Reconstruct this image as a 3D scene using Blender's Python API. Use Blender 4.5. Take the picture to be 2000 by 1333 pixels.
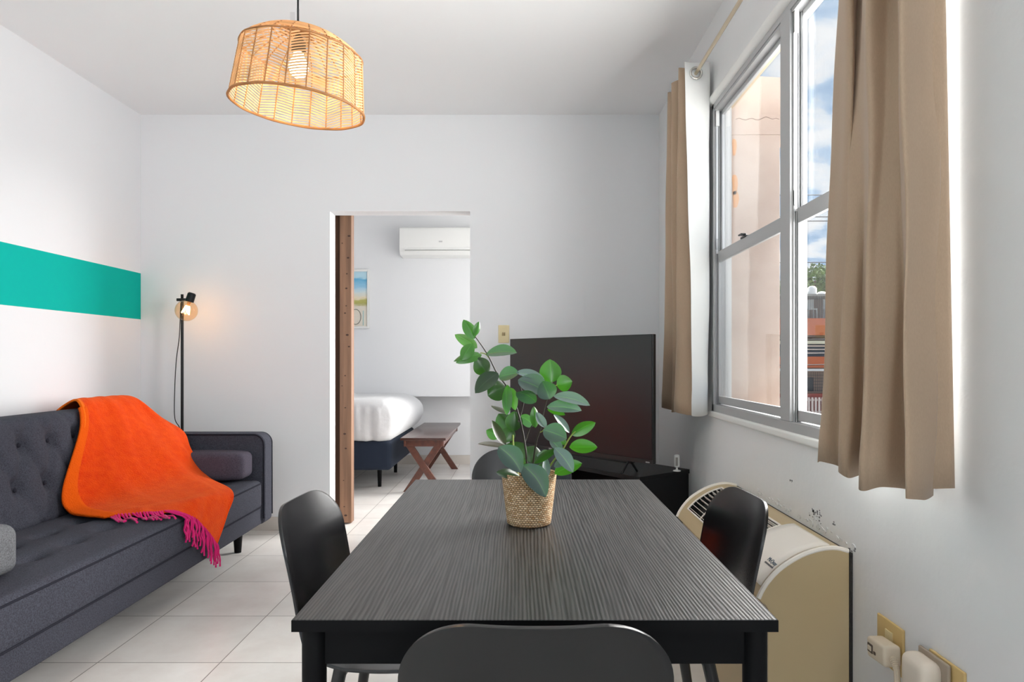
import bpy, math, random
from mathutils import Vector, Matrix
random.seed(7)
PI = math.pi
for o in list(bpy.data.objects):
    bpy.data.objects.remove(o, do_unlink=True)
sc = bpy.context.scene
C = sc.collection

# ------------------------------------------------------------------ camera
F, CX, CY, CZ = 1317.0, 1018.0, 703.0, 1.13      # measured from the photograph (2000 x 1333)
def P(px, py, d):                                # a point of the room seen at px, py and standing d metres away
    return Vector(((px - CX) * d / F, d, CZ - (py - CY) * d / F))
cam = bpy.data.cameras.new('camera'); camo = bpy.data.objects.new('camera', cam); C.objects.link(camo)
camo.location = (0, 0, CZ); camo.rotation_euler = (PI / 2, 0, 0)
cam.sensor_width = 36; cam.lens = F / 2000 * 36
cam.shift_x = -18 / 2000; cam.shift_y = 36.5 / 2000
cam.clip_start = 0.05; cam.clip_end = 500
sc.camera = camo

# ------------------------------------------------------------------ view, world, sun, added fill lights
sc.view_settings.view_transform = 'Standard'; sc.view_settings.look = 'None'
sc.view_settings.gamma = 1; sc.view_settings.use_curve_mapping = False
sc.view_settings.exposure = 0.53
try:
    sc.cycles.use_denoising = True
    sc.cycles.max_bounces = 10; sc.cycles.diffuse_bounces = 6; sc.cycles.transparent_max_bounces = 24
    sc.cycles.caustics_reflective = False; sc.cycles.caustics_refractive = False
    sc.cycles.sample_clamp_indirect = 6
except Exception: pass

w = bpy.data.worlds.new('sky'); sc.world = w; w.use_nodes = True
nt = w.node_tree; nt.nodes.clear()
def wn(t, **k):
    n = nt.nodes.new(t)
    for a, b in k.items(): setattr(n, a, b)
    return n
tc = wn('ShaderNodeTexCoord'); sep = wn('ShaderNodeSeparateXYZ'); nt.links.new(tc.outputs['Generated'], sep.inputs[0])
# cloud layer: project direction on a plane high above
add = wn('ShaderNodeMath', operation='ADD'); add.inputs[1].default_value = 0.22; nt.links.new(sep.outputs['Z'], add.inputs[0])
mx = wn('ShaderNodeMath', operation='MAXIMUM'); mx.inputs[1].default_value = 0.05; nt.links.new(add.outputs[0], mx.inputs[0])
dx = wn('ShaderNodeMath', operation='DIVIDE'); nt.links.new(sep.outputs['X'], dx.inputs[0]); nt.links.new(mx.outputs[0], dx.inputs[1])
dy = wn('ShaderNodeMath', operation='DIVIDE'); nt.links.new(sep.outputs['Y'], dy.inputs[0]); nt.links.new(mx.outputs[0], dy.inputs[1])
comb = wn('ShaderNodeCombineXYZ'); nt.links.new(dx.outputs[0], comb.inputs[0]); nt.links.new(dy.outputs[0], comb.inputs[1])
noi = wn('ShaderNodeTexNoise'); noi.inputs['Scale'].default_value = 5.5; noi.inputs['Detail'].default_value = 9; noi.inputs['Roughness'].default_value = .56; noi.inputs['Distortion'].default_value = .25
nt.links.new(comb.outputs[0], noi.inputs['Vector'])
rmp = wn('ShaderNodeValToRGB'); nt.links.new(noi.outputs['Fac'], rmp.inputs[0])
cr = rmp.color_ramp; cr.elements[0].position = .40; cr.elements[0].color = (.27, .45, .69, 1); cr.elements[1].position = .60; cr.elements[1].color = (.86, .89, .92, 1)
e = cr.elements.new(.47); e.color = (.42, .59, .79, 1)
e = cr.elements.new(.52); e.color = (.70, .78, .86, 1)
bg = wn('ShaderNodeBackground'); bg.inputs['Strength'].default_value = 0.75
nt.links.new(rmp.outputs[0], bg.inputs[0])
out = wn('ShaderNodeOutputWorld'); nt.links.new(bg.outputs[0], out.inputs[0])

def light(name, kind, loc, direction, energy, color=(1, 1, 1), **k):
    l = bpy.data.lights.new(name, kind); o = bpy.data.objects.new(name, l); C.objects.link(o)
    o.location = loc; o.rotation_euler = Vector(direction).to_track_quat('-Z', 'Y').to_euler()
    l.energy = energy; l.color = color
    for a, b in k.items(): setattr(l, a, b)
    return o
light('bright_hazy_sky', 'SUN', (6, 4, 6), (-.66, -.68, -.38), 24, (1, .985, .96), angle=math.radians(80))
# added fill lights behind the camera, outside the window and in the bedroom
light('rear_fill_light', 'AREA', (-.1, -2.50, 1.75), (-.1, 1, .3), 4, (1, .99, .98), shape='RECTANGLE', size=1.6, size_y=1.7)  # unseen fill added behind the camera
light('side_fill_light', 'AREA', (.90, -.95, 1.6), (-1, .45, .9), 20, (.98, .99, 1), shape='RECTANGLE', size=1.4, size_y=1.35)  # added fill from the right, set in a made-up window opening
light('outside_fill_light', 'AREA', (1.20, 1.85, 1.62), (-1, .32, .38), 36, (1, 1, 1), shape='RECTANGLE', size=.7, size_y=1.4, spread=math.radians(132))  # added fill outside the glass, hidden behind the near curtain
light('bedroom_fill_light', 'AREA', (.80, 5.25, 1.45), (-1, .30, 0), 15, (1, .99, .97), shape='RECTANGLE', size=1.6, size_y=1.6)  # added fill brightening the bedroom, out of view

# ------------------------------------------------------------------ materials
MATS = {}
def mat(name, col, rough=.5, metal=0, bump=None, spec=.5, noise=None, sheen=0, coat=0, trans=0, emit=None):
    if name in MATS: return MATS[name]
    m = bpy.data.materials.new(name); m.use_nodes = True; N = m.node_tree.nodes; L = m.node_tree.links
    b = N['Principled BSDF']
    b.inputs['Base Color'].default_value = (*col, 1); b.inputs['Roughness'].default_value = rough
    b.inputs['Metallic'].default_value = metal; b.inputs['Specular IOR Level'].default_value = spec
    if sheen: b.inputs['Sheen Weight'].default_value = sheen; b.inputs['Sheen Roughness'].default_value = .4
    if coat: b.inputs['Coat Weight'].default_value = coat; b.inputs['Coat Roughness'].default_value = .25
    if emit: b.inputs['Emission Color'].default_value = (*emit[0], 1); b.inputs['Emission Strength'].default_value = emit[1]
    t = N.new('ShaderNodeTexCoord')
    if noise:   # (scale, amount, (stretch))
        n = N.new('ShaderNodeTexNoise'); n.inputs['Scale'].default_value = noise[0]; n.inputs['Detail'].default_value = 5
        mp = N.new('ShaderNodeMapping'); mp.inputs['Scale'].default_value = noise[2] if len(noise) > 2 else (1, 1, 1)
        L.new(t.outputs['Object'], mp.inputs[0]); L.new(mp.outputs[0], n.inputs['Vector'])
        r = N.new('ShaderNodeValToRGB'); a = noise[1]
        r.color_ramp.elements[0].position = .3; r.color_ramp.elements[1].position = .7
        r.color_ramp.elements[0].color = (*[max(0, c * (1 - a)) for c in col], 1)
        r.color_ramp.elements[1].color = (*[min(1, c * (1 + a)) for c in col], 1)
        L.new(n.outputs['Fac'], r.inputs[0]); L.new(r.outputs[0], b.inputs['Base Color'])
    if bump:    # (scale, strength, distance)
        n = N.new('ShaderNodeTexNoise'); n.inputs['Scale'].default_value = bump[0]; n.inputs['Detail'].default_value = 6
        L.new(t.outputs['Object'], n.inputs['Vector'])
        bp = N.new('ShaderNodeBump'); bp.inputs['Strength'].default_value = bump[1]; bp.inputs['Distance'].default_value = bump[2] if len(bump) > 2 else .01
        L.new(n.outputs['Fac'], bp.inputs['Height']); L.new(bp.outputs[0], b.inputs['Normal'])
    MATS[name] = m
    return m
def srgb(r, g, b):
    f = lambda c: (c / 255 / 12.92) if c / 255 <= .04045 else ((c / 255 + .055) / 1.055) ** 2.4
    return (f(r), f(g), f(b))

WALL = mat('white_wall_paint', (.795, .80, .812), .85, bump=(14, .06, .01), spec=.15)
WALLR = mat('rough_plaster_paint', (.76, .765, .77), .75, bump=(9, .35, .012), spec=.25)
CEIL = mat('ceiling_paint', (.87, .875, .88), .9, spec=.1)

def stripe_wall():
    m = mat('white_wall_with_teal_band', (.78, .785, .80), .85, bump=(14, .06, .01), spec=.15)
    N = m.node_tree.nodes; L = m.node_tree.links; b = N['Principled BSDF']
    t = N.new('ShaderNodeTexCoord'); s = N.new('ShaderNodeSeparateXYZ'); L.new(t.outputs['Object'], s.inputs[0])
    a = N.new('ShaderNodeMath'); a.operation = 'GREATER_THAN'; a.inputs[1].default_value = 1.397; L.new(s.outputs['Z'], a.inputs[0])
    c = N.new('ShaderNodeMath'); c.operation = 'LESS_THAN'; c.inputs[1].default_value = 1.703; L.new(s.outputs['Z'], c.inputs[0])
    q = N.new('ShaderNodeMath'); q.operation = 'MULTIPLY'; L.new(a.outputs[0], q.inputs[0]); L.new(c.outputs[0], q.inputs[1])
    x = N.new('ShaderNodeMix'); x.data_type = 'RGBA'; x.inputs[6].default_value = (.78, .785, .80, 1); x.inputs[7].default_value = (*srgb(0, 176, 162), 1)
    L.new(q.outputs[0], x.inputs[0]); L.new(x.outputs[2], b.inputs['Base Color'])
    return m
TEAL = stripe_wall()

def tile_floor():
    m = mat('cream_floor_tile', (.6, .55, .48), .28, spec=.45)
    N = m.node_tree.nodes; L = m.node_tree.links; b = N['Principled BSDF']
    t = N.new('ShaderNodeTexCoord'); s = N.new('ShaderNodeSeparateXYZ'); L.new(t.outputs['Object'], s.inputs[0])
    def line(sock, off):
        a = N.new('ShaderNodeMath'); a.operation = 'ADD'; a.inputs[1].default_value = off + 457; L.new(sock, a.inputs[0])
        d = N.new('ShaderNodeMath'); d.operation = 'DIVIDE'; d.inputs[1].default_value = .4575; L.new(a.outputs[0], d.inputs[0])
        f = N.new('ShaderNodeMath'); f.operation = 'FRACT'; L.new(d.outputs[0], f.inputs[0])
        g = N.new('ShaderNodeMath'); g.operation = 'LESS_THAN'; g.inputs[1].default_value = .0085; L.new(f.outputs[0], g.inputs[0])
        fl = N.new('ShaderNodeMath'); fl.operation = 'FLOOR'; L.new(d.outputs[0], fl.inputs[0])
        return g, fl
    base = 457 % .4575
    gx, fx = line(s.outputs['X'], 1.122 - base + .002); gy, fy = line(s.outputs['Y'], -2.513 - base + .4575 * 8 + .002)
    mxx = N.new('ShaderNodeMath'); mxx.operation = 'MAXIMUM'; L.new(gx.outputs[0], mxx.inputs[0]); L.new(gy.outputs[0], mxx.inputs[1])
    n = N.new('ShaderNodeTexNoise'); n.inputs['Scale'].default_value = 3.5; n.inputs['Detail'].default_value = 8; n.inputs['Roughness'].default_value = .65; L.new(t.outputs['Object'], n.inputs['Vector'])
    r = N.new('ShaderNodeValToRGB'); r.color_ramp.elements[0].position = .3; r.color_ramp.elements[1].position = .7
    r.color_ramp.elements[0].color = (.74, .69, .65, 1); r.color_ramp.elements[1].color = (.87, .845, .81, 1); L.new(n.outputs['Fac'], r.inputs[0])
    cc = N.new('ShaderNodeCombineXYZ'); L.new(fx.outputs[0], cc.inputs[0]); L.new(fy.outputs[0], cc.inputs[1])
    wn2 = N.new('ShaderNodeTexWhiteNoise'); wn2.noise_dimensions = '2D'; L.new(cc.outputs[0], wn2.inputs['Vector'])
    mr = N.new('ShaderNodeMapRange'); mr.inputs['To Min'].default_value = .94; mr.inputs['To Max'].default_value = 1.04; L.new(wn2.outputs['Value'], mr.inputs['Value'])
    mul = N.new('ShaderNodeVectorMath'); mul.operation = 'SCALE'; L.new(r.outputs[0], mul.inputs[0]); L.new(mr.outputs[0], mul.inputs['Scale'])
    x = N.new('ShaderNodeMix'); x.data_type = 'RGBA'; x.inputs[7].default_value = (.24, .21, .19, 1)
    L.new(mxx.outputs[0], x.inputs[0]); L.new(mul.outputs[0], x.inputs[6]); L.new(x.outputs[2], b.inputs['Base Color'])
    bp = N.new('ShaderNodeBump'); bp.invert = True; bp.inputs['Strength'].default_value = .3; bp.inputs['Distance'].default_value = .003
    L.new(mxx.outputs[0], bp.inputs['Height']); L.new(bp.outputs[0], b.inputs['Normal'])
    return m
TILE = tile_floor()
BASET = mat('cream_baseboard_tile', srgb(205, 198, 190), .4, noise=(4, .06))

def glass_thin(name, ior=1.55, tint=(1, 1, 1)):
    m = bpy.data.materials.new(name); m.use_nodes = True; N = m.node_tree.nodes; L = m.node_tree.links; N.clear()
    o = N.new('ShaderNodeOutputMaterial'); mi = N.new('ShaderNodeMixShader'); tr = N.new('ShaderNodeBsdfTransparent'); gl = N.new('ShaderNodeBsdfGlossy')
    tr.inputs[0].default_value = (*tint, 1); gl.inputs['Roughness'].default_value = .01
    fr = N.new('ShaderNodeFresnel'); g = N.new('ShaderNodeNewGeometry')
    mr = N.new('ShaderNodeMapRange'); mr.inputs['To Min'].default_value = ior; mr.inputs['To Max'].default_value = 1 / ior
    L.new(g.outputs['Backfacing'], mr.inputs['Value']); L.new(mr.outputs[0], fr.inputs['IOR'])
    L.new(fr.outputs[0], mi.inputs[0]); L.new(tr.outputs[0], mi.inputs[1]); L.new(gl.outputs[0], mi.inputs[2]); L.new(mi.outputs[0], o.inputs[0])
    return m
GLASS = glass_thin('window_glass', 1.5)
BULBGLASS = glass_thin('amber_bulb_glass', 1.45, (1, .84, .66))
CLEAR = glass_thin('clear_plastic', 1.45, (.95, .95, .95))

def wood_table():
    m = mat('black_brown_wood_grain', (.06, .06, .06), .40, spec=.6)
    N = m.node_tree.nodes; L = m.node_tree.links; b = N['Principled BSDF']
    t = N.new('ShaderNodeTexCoord')
    # long wandering grain: distorted stretched noise turned into fine lines
    m1 = N.new('ShaderNodeMapping'); m1.inputs['Scale'].default_value = (5, .6, 5); L.new(t.outputs['Object'], m1.inputs[0])
    n1 = N.new('ShaderNodeTexNoise'); n1.inputs['Scale'].default_value = 1; n1.inputs['Detail'].default_value = 2; L.new(m1.outputs[0], n1.inputs['Vector'])
    s = N.new('ShaderNodeSeparateXYZ'); L.new(t.outputs['Object'], s.inputs[0])
    a = N.new('ShaderNodeMath'); a.operation = 'MULTIPLY_ADD'; a.inputs[1].default_value = .085; L.new(n1.outputs['Fac'], a.inputs[0]); L.new(s.outputs['X'], a.inputs[2])
    k = N.new('ShaderNodeMath'); k.operation = 'MULTIPLY'; k.inputs[1].default_value = 950; L.new(a.outputs[0], k.inputs[0])
    sn = N.new('ShaderNodeMath'); sn.operation = 'SINE'; L.new(k.outputs[0], sn.inputs[0])
    m2 = N.new('ShaderNodeMapping'); m2.inputs['Scale'].default_value = (160, 6, 10); L.new(t.outputs['Object'], m2.inputs[0])
    n2 = N.new('ShaderNodeTexNoise'); n2.inputs['Scale'].default_value = 1; n2.inputs['Detail'].default_value = 5; n2.inputs['Distortion'].default_value = .5; L.new(m2.outputs[0], n2.inputs['Vector'])
    mm = N.new('ShaderNodeMath'); mm.operation = 'MULTIPLY_ADD'; mm.inputs[1].default_value = .30 * .6; L.new(sn.outputs[0], mm.inputs[0]); L.new(n2.outputs['Fac'], mm.inputs[2])
    r = N.new('ShaderNodeValToRGB'); r.color_ramp.elements[0].position = .34; r.color_ramp.elements[1].position = .66
    r.color_ramp.elements[0].color = (.006, .006, .006, 1); r.color_ramp.elements[1].color = (.055, .0535, .052, 1)
    L.new(mm.outputs[0], r.inputs[0]); L.new(r.outputs[0], b.inputs['Base Color'])
    bp = N.new('ShaderNodeBump'); bp.inputs['Strength'].default_value = .45; bp.inputs['Distance'].default_value = .0016
    L.new(mm.outputs[0], bp.inputs['Height']); L.new(bp.outputs[0], b.inputs['Normal'])
    return m
TABLEW = wood_table()
BLACKW = mat('black_painted_wood_and_edge_shade', (.004, .004, .0045), .55, bump=(200, .05, .001), spec=.12)
BLACKCAB = mat('black_brown_cabinet', (.006, .006, .007), .5, spec=.3)
PLASTIC = mat('black_moulded_plastic', (.005, .005, .006), .27, spec=.6, bump=(900, .06, .0004))
METALB = mat('black_metal', (.015, .015, .016), .4, .6)
ALU = mat('brushed_aluminium', (.44, .445, .45), .5, .25)
ALUL = mat('painted_aluminium', (.62, .63, .64), .45, .3)
WHITEP = mat('white_plastic', (.82, .82, .80), .35)
WHITEF = mat('white_frame_paint', (.80, .80, .78), .5)
BEIGEP = mat('beige_enamel', srgb(196, 175, 136), .42, bump=(5, .02, .01))
BEIGEL = mat('light_beige_plastic', srgb(246, 240, 230), .4)
IVORY = mat('ivory_plastic', srgb(222, 206, 160), .4)
IVORYD = mat('tan_wall_plate', srgb(205, 176, 118), .4)
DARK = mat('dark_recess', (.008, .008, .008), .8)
GAPSH = mat('dark_gap_shade', (.03, .028, .025), .9, bump=(80, .6, .01))
CORDW = mat('cream_cord_rubber', srgb(214, 200, 178), .5)
SOFA = mat('charcoal_heather_fabric', srgb(66, 67, 76), .95, noise=(260, .42, (1, 1, 1)), bump=(420, .5, .0015), spec=.15)
SOFAD = mat('dark_piping_fabric', srgb(42, 42, 50), .95, spec=.1)
BOLST = mat('grey_heather_fabric', srgb(104, 105, 108), .95, noise=(260, .40), bump=(420, .5, .0015), spec=.15)
BOLSTD = mat('plum_charcoal_fabric', srgb(76, 71, 82), .95, noise=(260, .35), bump=(420, .5, .0015), spec=.15)
LINING = mat('white_curtain_lining', (.84, .84, .82), .9, bump=(40, .15, .004), spec=.1)
BEIGEC = mat('beige_curtain_fabric', srgb(180, 157, 134), .85, noise=(700, .05, (1, 1, .2)), bump=(900, .15, .0006), spec=.2, sheen=.2)
RODM = mat('satin_nickel_rod', srgb(205, 190, 165), .3, .8)
DOORW = mat('stained_pine', srgb(132, 97, 73), .55, noise=(3, .35, (9, 9, .5)), bump=(30, .2, .002))
DOORD = mat('dark_stained_pine', srgb(92, 60, 40), .6, noise=(3, .3, (9, 9, .5)))
KNOT = mat('pine_knot', srgb(62, 36, 22), .6)
BENCHW = mat('mahogany_stained_wood', srgb(86, 47, 34), .32, noise=(4, .3, (8, 1, 8)), spec=.5)
BENCHT = mat('dark_mahogany_top', srgb(66, 40, 34), .2, noise=(4, .25, (8, 1, 8)), spec=.5)
SHEET = mat('white_bed_linen', (.62, .62, .63), .9, bump=(30, .2, .01), spec=.1, sheen=.2)
NAVY = mat('navy_bed_base_fabric', srgb(24, 34, 50), .75, bump=(300, .3, .001), spec=.3)
RATTAN = None

# ------------------------------------------------------------------ mesh helpers
class MB:
    def __init__(s): s.v = []; s.f = []; s.mi = []; s.cur = 0
    def add(s, vs, fs):
        n = len(s.v); s.v += [tuple(v) for v in vs]
        for f in fs: s.f.append(tuple(i + n for i in f)); s.mi.append(s.cur)
        return s
    def box(s, a, b):
        x0, y0, z0 = a; x1, y1, z1 = b
        if x0 > x1: x0, x1 = x1, x0
        if y0 > y1: y0, y1 = y1, y0
        if z0 > z1: z0, z1 = z1, z0
        return s.add([(x0, y0, z0), (x1, y0, z0), (x1, y1, z0), (x0, y1, z0), (x0, y0, z1), (x1, y0, z1), (x1, y1, z1), (x0, y1, z1)],
                     [(0, 3, 2, 1), (4, 5, 6, 7), (0, 1, 5, 4), (1, 2, 6, 5), (2, 3, 7, 6), (3, 0, 4, 7)])
    def tube(s, pts, r, n=10, cap=True, rs=None):
        pts = [Vector(p) for p in pts]; vs = []; fs = []
        up = None
        for i, p in enumerate(pts):
            t = (pts[min(i + 1, len(pts) - 1)] - pts[max(i - 1, 0)])
            if t.length < 1e-9: t = Vector((0, 0, 1))
            t.normalize()
            if up is None: up = Vector((0, 0, 1)) if abs(t.z) < .9 else Vector((1, 0, 0))
            a = (up - t * up.dot(t)); a.normalize(); b = t.cross(a); up = a
            rr = rs[i] if rs else r
            for k in range(n):
                q = 2 * PI * k / n; vs.append(p + a * math.cos(q) * rr + b * math.sin(q) * rr)
        m = len(pts)
        for i in range(m - 1):
            for k in range(n):
                k2 = (k + 1) % n; fs.append((i * n + k, i * n + k2, (i + 1) * n + k2, (i + 1) * n + k))
        if cap: fs.append(tuple(reversed(range(n)))); fs.append(tuple((m - 1) * n + k for k in range(n)))
        return s.add(vs, fs)
    def lathe(s, prof, n=32, c=(0, 0, 0), M=None):
        vs = []; fs = []
        for r, z in prof:
            for k in range(n):
                q = 2 * PI * k / n; p = Vector((r * math.cos(q), r * math.sin(q), z))
                if M: p = M @ p
                vs.append(p + Vector(c))
        for i in range(len(prof) - 1):
            for k in range(n):
                k2 = (k + 1) % n; fs.append((i * n + k, i * n + k2, (i + 1) * n + k2, (i + 1) * n + k))
        return s.add(vs, fs)
    def grid(s, fn, nu, nv, flip=False):
        vs = [fn(i / nu, j / nv) for j in range(nv + 1) for i in range(nu + 1)]; fs = []
        for j in range(nv):
            for i in range(nu):
                a = j * (nu + 1) + i; q = (a, a + 1, a + nu + 2, a + nu + 1)
                fs.append(tuple(reversed(q)) if flip else q)
        return s.add(vs, fs)
    def rbox(s, c, h, r, n=6, fn=None, dens=None):
        """rounded box about c with half sizes h; fn deforms the points"""
        c = Vector(c); key = {}; vs = []; fs = []
        def lin(ax):
            m = dens[ax] if dens else n
            a = h[ax]; k = 4
            cor = [-a + r * (1 - math.cos(PI / 2 * i / k)) for i in range(k)]
            mid = [-a + r + (2 * a - 2 * r) * i / m for i in range(m + 1)]
            return cor + mid + [-q for q in reversed(cor)]
        L3 = [lin(0), lin(1), lin(2)]
        def vid(p):
            k = (round(p[0], 6), round(p[1], 6), round(p[2], 6))
            if k not in key:
                q = Vector(p); cl = Vector([max(-(h[i] - r), min(h[i] - r, q[i])) for i in range(3)])
                d = q - cl
                if d.length > 1e-9: q = cl + d.normalized() * r
                if fn: q = Vector(fn(q))
                key[k] = len(vs); vs.append(q + c)
            return key[k]
        for ax in range(3):
            u, w2 = (ax + 1) % 3, (ax + 2) % 3
            for sg in (-1, 1):
                for i in range(len(L3[u]) - 1):
                    for j in range(len(L3[w2]) - 1):
                        q = []
                        for a, b in ((i, j), (i + 1, j), (i + 1, j + 1), (i, j + 1)):
                            p = [0, 0, 0]; p[ax] = sg * h[ax]; p[u] = L3[u][a]; p[w2] = L3[w2][b]; q.append(vid(p))
                        if len(set(q)) < 3: continue
                        fs.append(tuple(q) if sg > 0 else tuple(reversed(q)))
        return s.add(vs, fs)
    def prism(s, poly, axis, a, b):
        """poly: list of 2D points; extruded along axis from a to b"""
        def mk(p, t):
            return {'x': (t, p[0], p[1]), 'y': (p[0], t, p[1]), 'z': (p[0], p[1], t)}[axis]
        n = len(poly); vs = [mk(p, a) for p in poly] + [mk(p, b) for p in poly]
        fs = [tuple(range(n)), tuple(reversed(range(n, 2 * n)))] + [(i, i + n, (i + 1) % n + n, (i + 1) % n) for i in range(n)]
        return s.add(vs, fs)
    def build(s, name, m, parent=None, smooth=True, world=True, bevel=0, solid=0, sub=0, angle=35, uv=None):
        me = bpy.data.meshes.new(name)
        off = Vector(parent['_o']) if (parent is not None and world and '_o' in parent) else Vector((0, 0, 0))
        me.from_pydata([Vector(v) - off for v in s.v], [], s.f); me.update()
        import bmesh
        bm = bmesh.new(); bm.from_mesh(me); bmesh.ops.remove_doubles(bm, verts=bm.verts, dist=1e-6)
        if not solid: bmesh.ops.recalc_face_normals(bm, faces=bm.faces)
        bm.to_mesh(me); bm.free()
        ms = m if isinstance(m, (list, tuple)) else [m]
        for q in ms: me.materials.append(q)
        if len(ms) > 1 and len(me.polygons) == len(s.mi):
            for p, k in zip(me.polygons, s.mi): p.material_index = k
        o = bpy.data.objects.new(name, me); C.objects.link(o)
        if parent is not None:
            o.parent = parent
            if '_o' in parent: o['_o'] = parent['_o']
        if smooth:
            for p in me.polygons: p.use_smooth = True
            try: me.set_sharp_from_angle(angle=math.radians(angle))
            except Exception: pass
        if solid:
            md = o.modifiers.new('thickness', 'SOLIDIFY'); md.thickness = solid; md.offset = 0
        if bevel:
            md = o.modifiers.new('bevel', 'BEVEL'); md.width = bevel; md.segments = 2; md.limit_method = 'ANGLE'; md.harden_normals = False
        if sub:
            md = o.modifiers.new('smooth', 'SUBSURF'); md.levels = sub; md.render_levels = sub
        return o

def tag(o, label=None, cat=None, group=None, kind=None):
    if label: o['label'] = label
    if cat: o['category'] = cat
    if group: o['group'] = group
    if kind: o['kind'] = kind
    return o
def thing(name, loc, label=None, cat=None, group=None, kind=None, rz=0):
    o = bpy.data.objects.new(name, None); C.objects.link(o); o.location = loc; o.rotation_euler = (0, 0, rz)
    o.empty_display_size = .1
    o['_o'] = tuple(loc)
    return tag(o, label, cat, group, kind)
def copy_tree(o, parent=None):
    c = o.copy(); C.objects.link(c); c.parent = parent
    for ch in [x for x in C.objects if x.parent == o]: copy_tree(ch, c)
    return c
def cm(P0, P1, P2, P3, t):
    return .5 * ((2 * P1) + (-P0 + P2) * t + (2 * P0 - 5 * P1 + 4 * P2 - P3) * t * t + (-P0 + 3 * P1 - 3 * P2 + P3) * t ** 3)
def spline(pts, u):
    pts = [Vector(p) for p in pts]; n = len(pts) - 1; x = min(max(u, 0), 1) * n; i = min(int(x), n - 1); t = x - i
    return cm(pts[max(i - 1, 0)], pts[i], pts[i + 1], pts[min(i + 2, n)], t)
def curve_pts(pts, n): return [spline(pts, i / n) for i in range(n + 1)]
def text_mesh(s, name, size, m, parent, M, depth=.0004, align='CENTER'):
    cu = bpy.data.curves.new(name, 'FONT'); cu.body = s; cu.size = size; cu.extrude = depth; cu.align_x = align; cu.align_y = 'CENTER'
    tmp = bpy.data.objects.new(name + '_tmp', cu); C.objects.link(tmp); dg = bpy.context.evaluated_depsgraph_get(); dg.update()
    me = bpy.data.meshes.new_from_object(tmp.evaluated_get(dg)); bpy.data.objects.remove(tmp, do_unlink=True)
    me.transform(M); me.materials.clear(); me.materials.append(m)
    o = bpy.data.objects.new(name, me); C.objects.link(o)
    if parent is not None: o.parent = parent
    return o

# ------------------------------------------------------------------ room shell
XL, XR, YB, YF, H = -2.522, .913, 4.47, -2.6, 2.755
YB2 = 4.60                        # bedroom side of the partition
BX0, BX1, BYU, BYL = -3.9, .913, 7.02, 7.30
S = 'structure'
b = MB().box((-4.2, -2.9, -.15), (1.15, 7.6, 0)); tag(b.build('floor', TILE, smooth=False), kind=S)
b = MB().box((-4.2, -2.9, H), (1.15, 7.6, H + .15)); tag(b.build('ceiling', CEIL, smooth=False), kind=S)
b = MB().box((XL - .15, YF - .15, 0), (XL, YB, H)); tag(b.build('wall_left', TEAL, smooth=False), kind=S)
# partition with the doorway
DX0, DX1, DH = -1.268, -.339, 2.114
b = MB().box((XL - .15, YB, 0), (DX0, YB2, H)).box((DX1, YB, 0), (XR, YB2, H)).box((DX0, YB, DH), (DX1, YB2, H))
tag(b.build('wall_back', WALL, smooth=False), kind=S)
# window wall: opening y 1.42..3.215, z .88..2.35; a second opening added behind the camera for fill light
WY0, WY1, WZ0, WZ1 = 1.50, 3.215, .885, 2.345
def wall_with(b, x0, x1, y0, y1, z0, z1, holes):
    ys = sorted({y0, y1, *[h[0] for h in holes], *[h[1] for h in holes]})
    for i in range(len(ys) - 1):
        a, c = ys[i], ys[i + 1]; mid = (a + c) / 2
        hs = [h for h in holes if h[0] < mid < h[1]]
        if hs: b.box((x0, a, z0), (x1, c, hs[0][2])); b.box((x0, a, hs[0][3]), (x1, c, z1))
        else: b.box((x0, a, z0), (x1, c, z1))
b = MB(); wall_with(b, XR, XR + .09, YF - .15, YB2, 0, H, [(WY0, WY1, WZ0, WZ1), (-1.65, -.25, .93, 2.28)])
tag(b.build('wall_right', WALLR, smooth=False), kind=S)
b = MB(); b.box((XL - .15, YF - .15, 0), (-2.35, YF, H)).box((.75, YF - .15, 0), (XR, YF, H)).box((-2.35, YF - .15, 2.65), (.75, YF, H)).box((-2.35, YF - .15, 0), (.75, YF, .35))  # rear opening added for the fill light
tag(b.build('wall_rear', WALL, smooth=False), kind=S)
# bedroom
b = MB().box((BX0 - .1, YB2, 0), (BX0, BYL, H)); tag(b.build('wall_bedroom_left', WALL, smooth=False), kind=S)
b = MB(); wall_with(b, BX1, BX1 + .2, YB2, BYL + .1, 0, H, [(5.1, 6.7, .8, 2.4)]); tag(b.build('wall_bedroom_right', WALL, smooth=False), kind=S)
b = MB().box((BX0 - .1, BYL, 0), (BX1 + .1, BYL + .1, H)).box((BX0, BYU, .747), (BX1, BYL, H)); tag(b.build('wall_bedroom_back', WALL, smooth=False), kind=S)
# baseboards
def baseboard(name, a, c, z=.088):
    b = MB().box((a[0], a[1], 0), (c[0], c[1], z)); return tag(b.build(name, BASET, smooth=False, bevel=.002), kind=S)
baseboard('baseboard_back', (XL, YB - .012), (DX0 - .002, YB))
baseboard('baseboard_back_right', (DX1 + .002, YB - .012), (XR, YB))
baseboard('baseboard_left', (XL, YF), (XL + .012, YB - .012))
baseboard('baseboard_bedroom', (BX0, BYL - .012), (BX1, BYL), .097)

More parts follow.
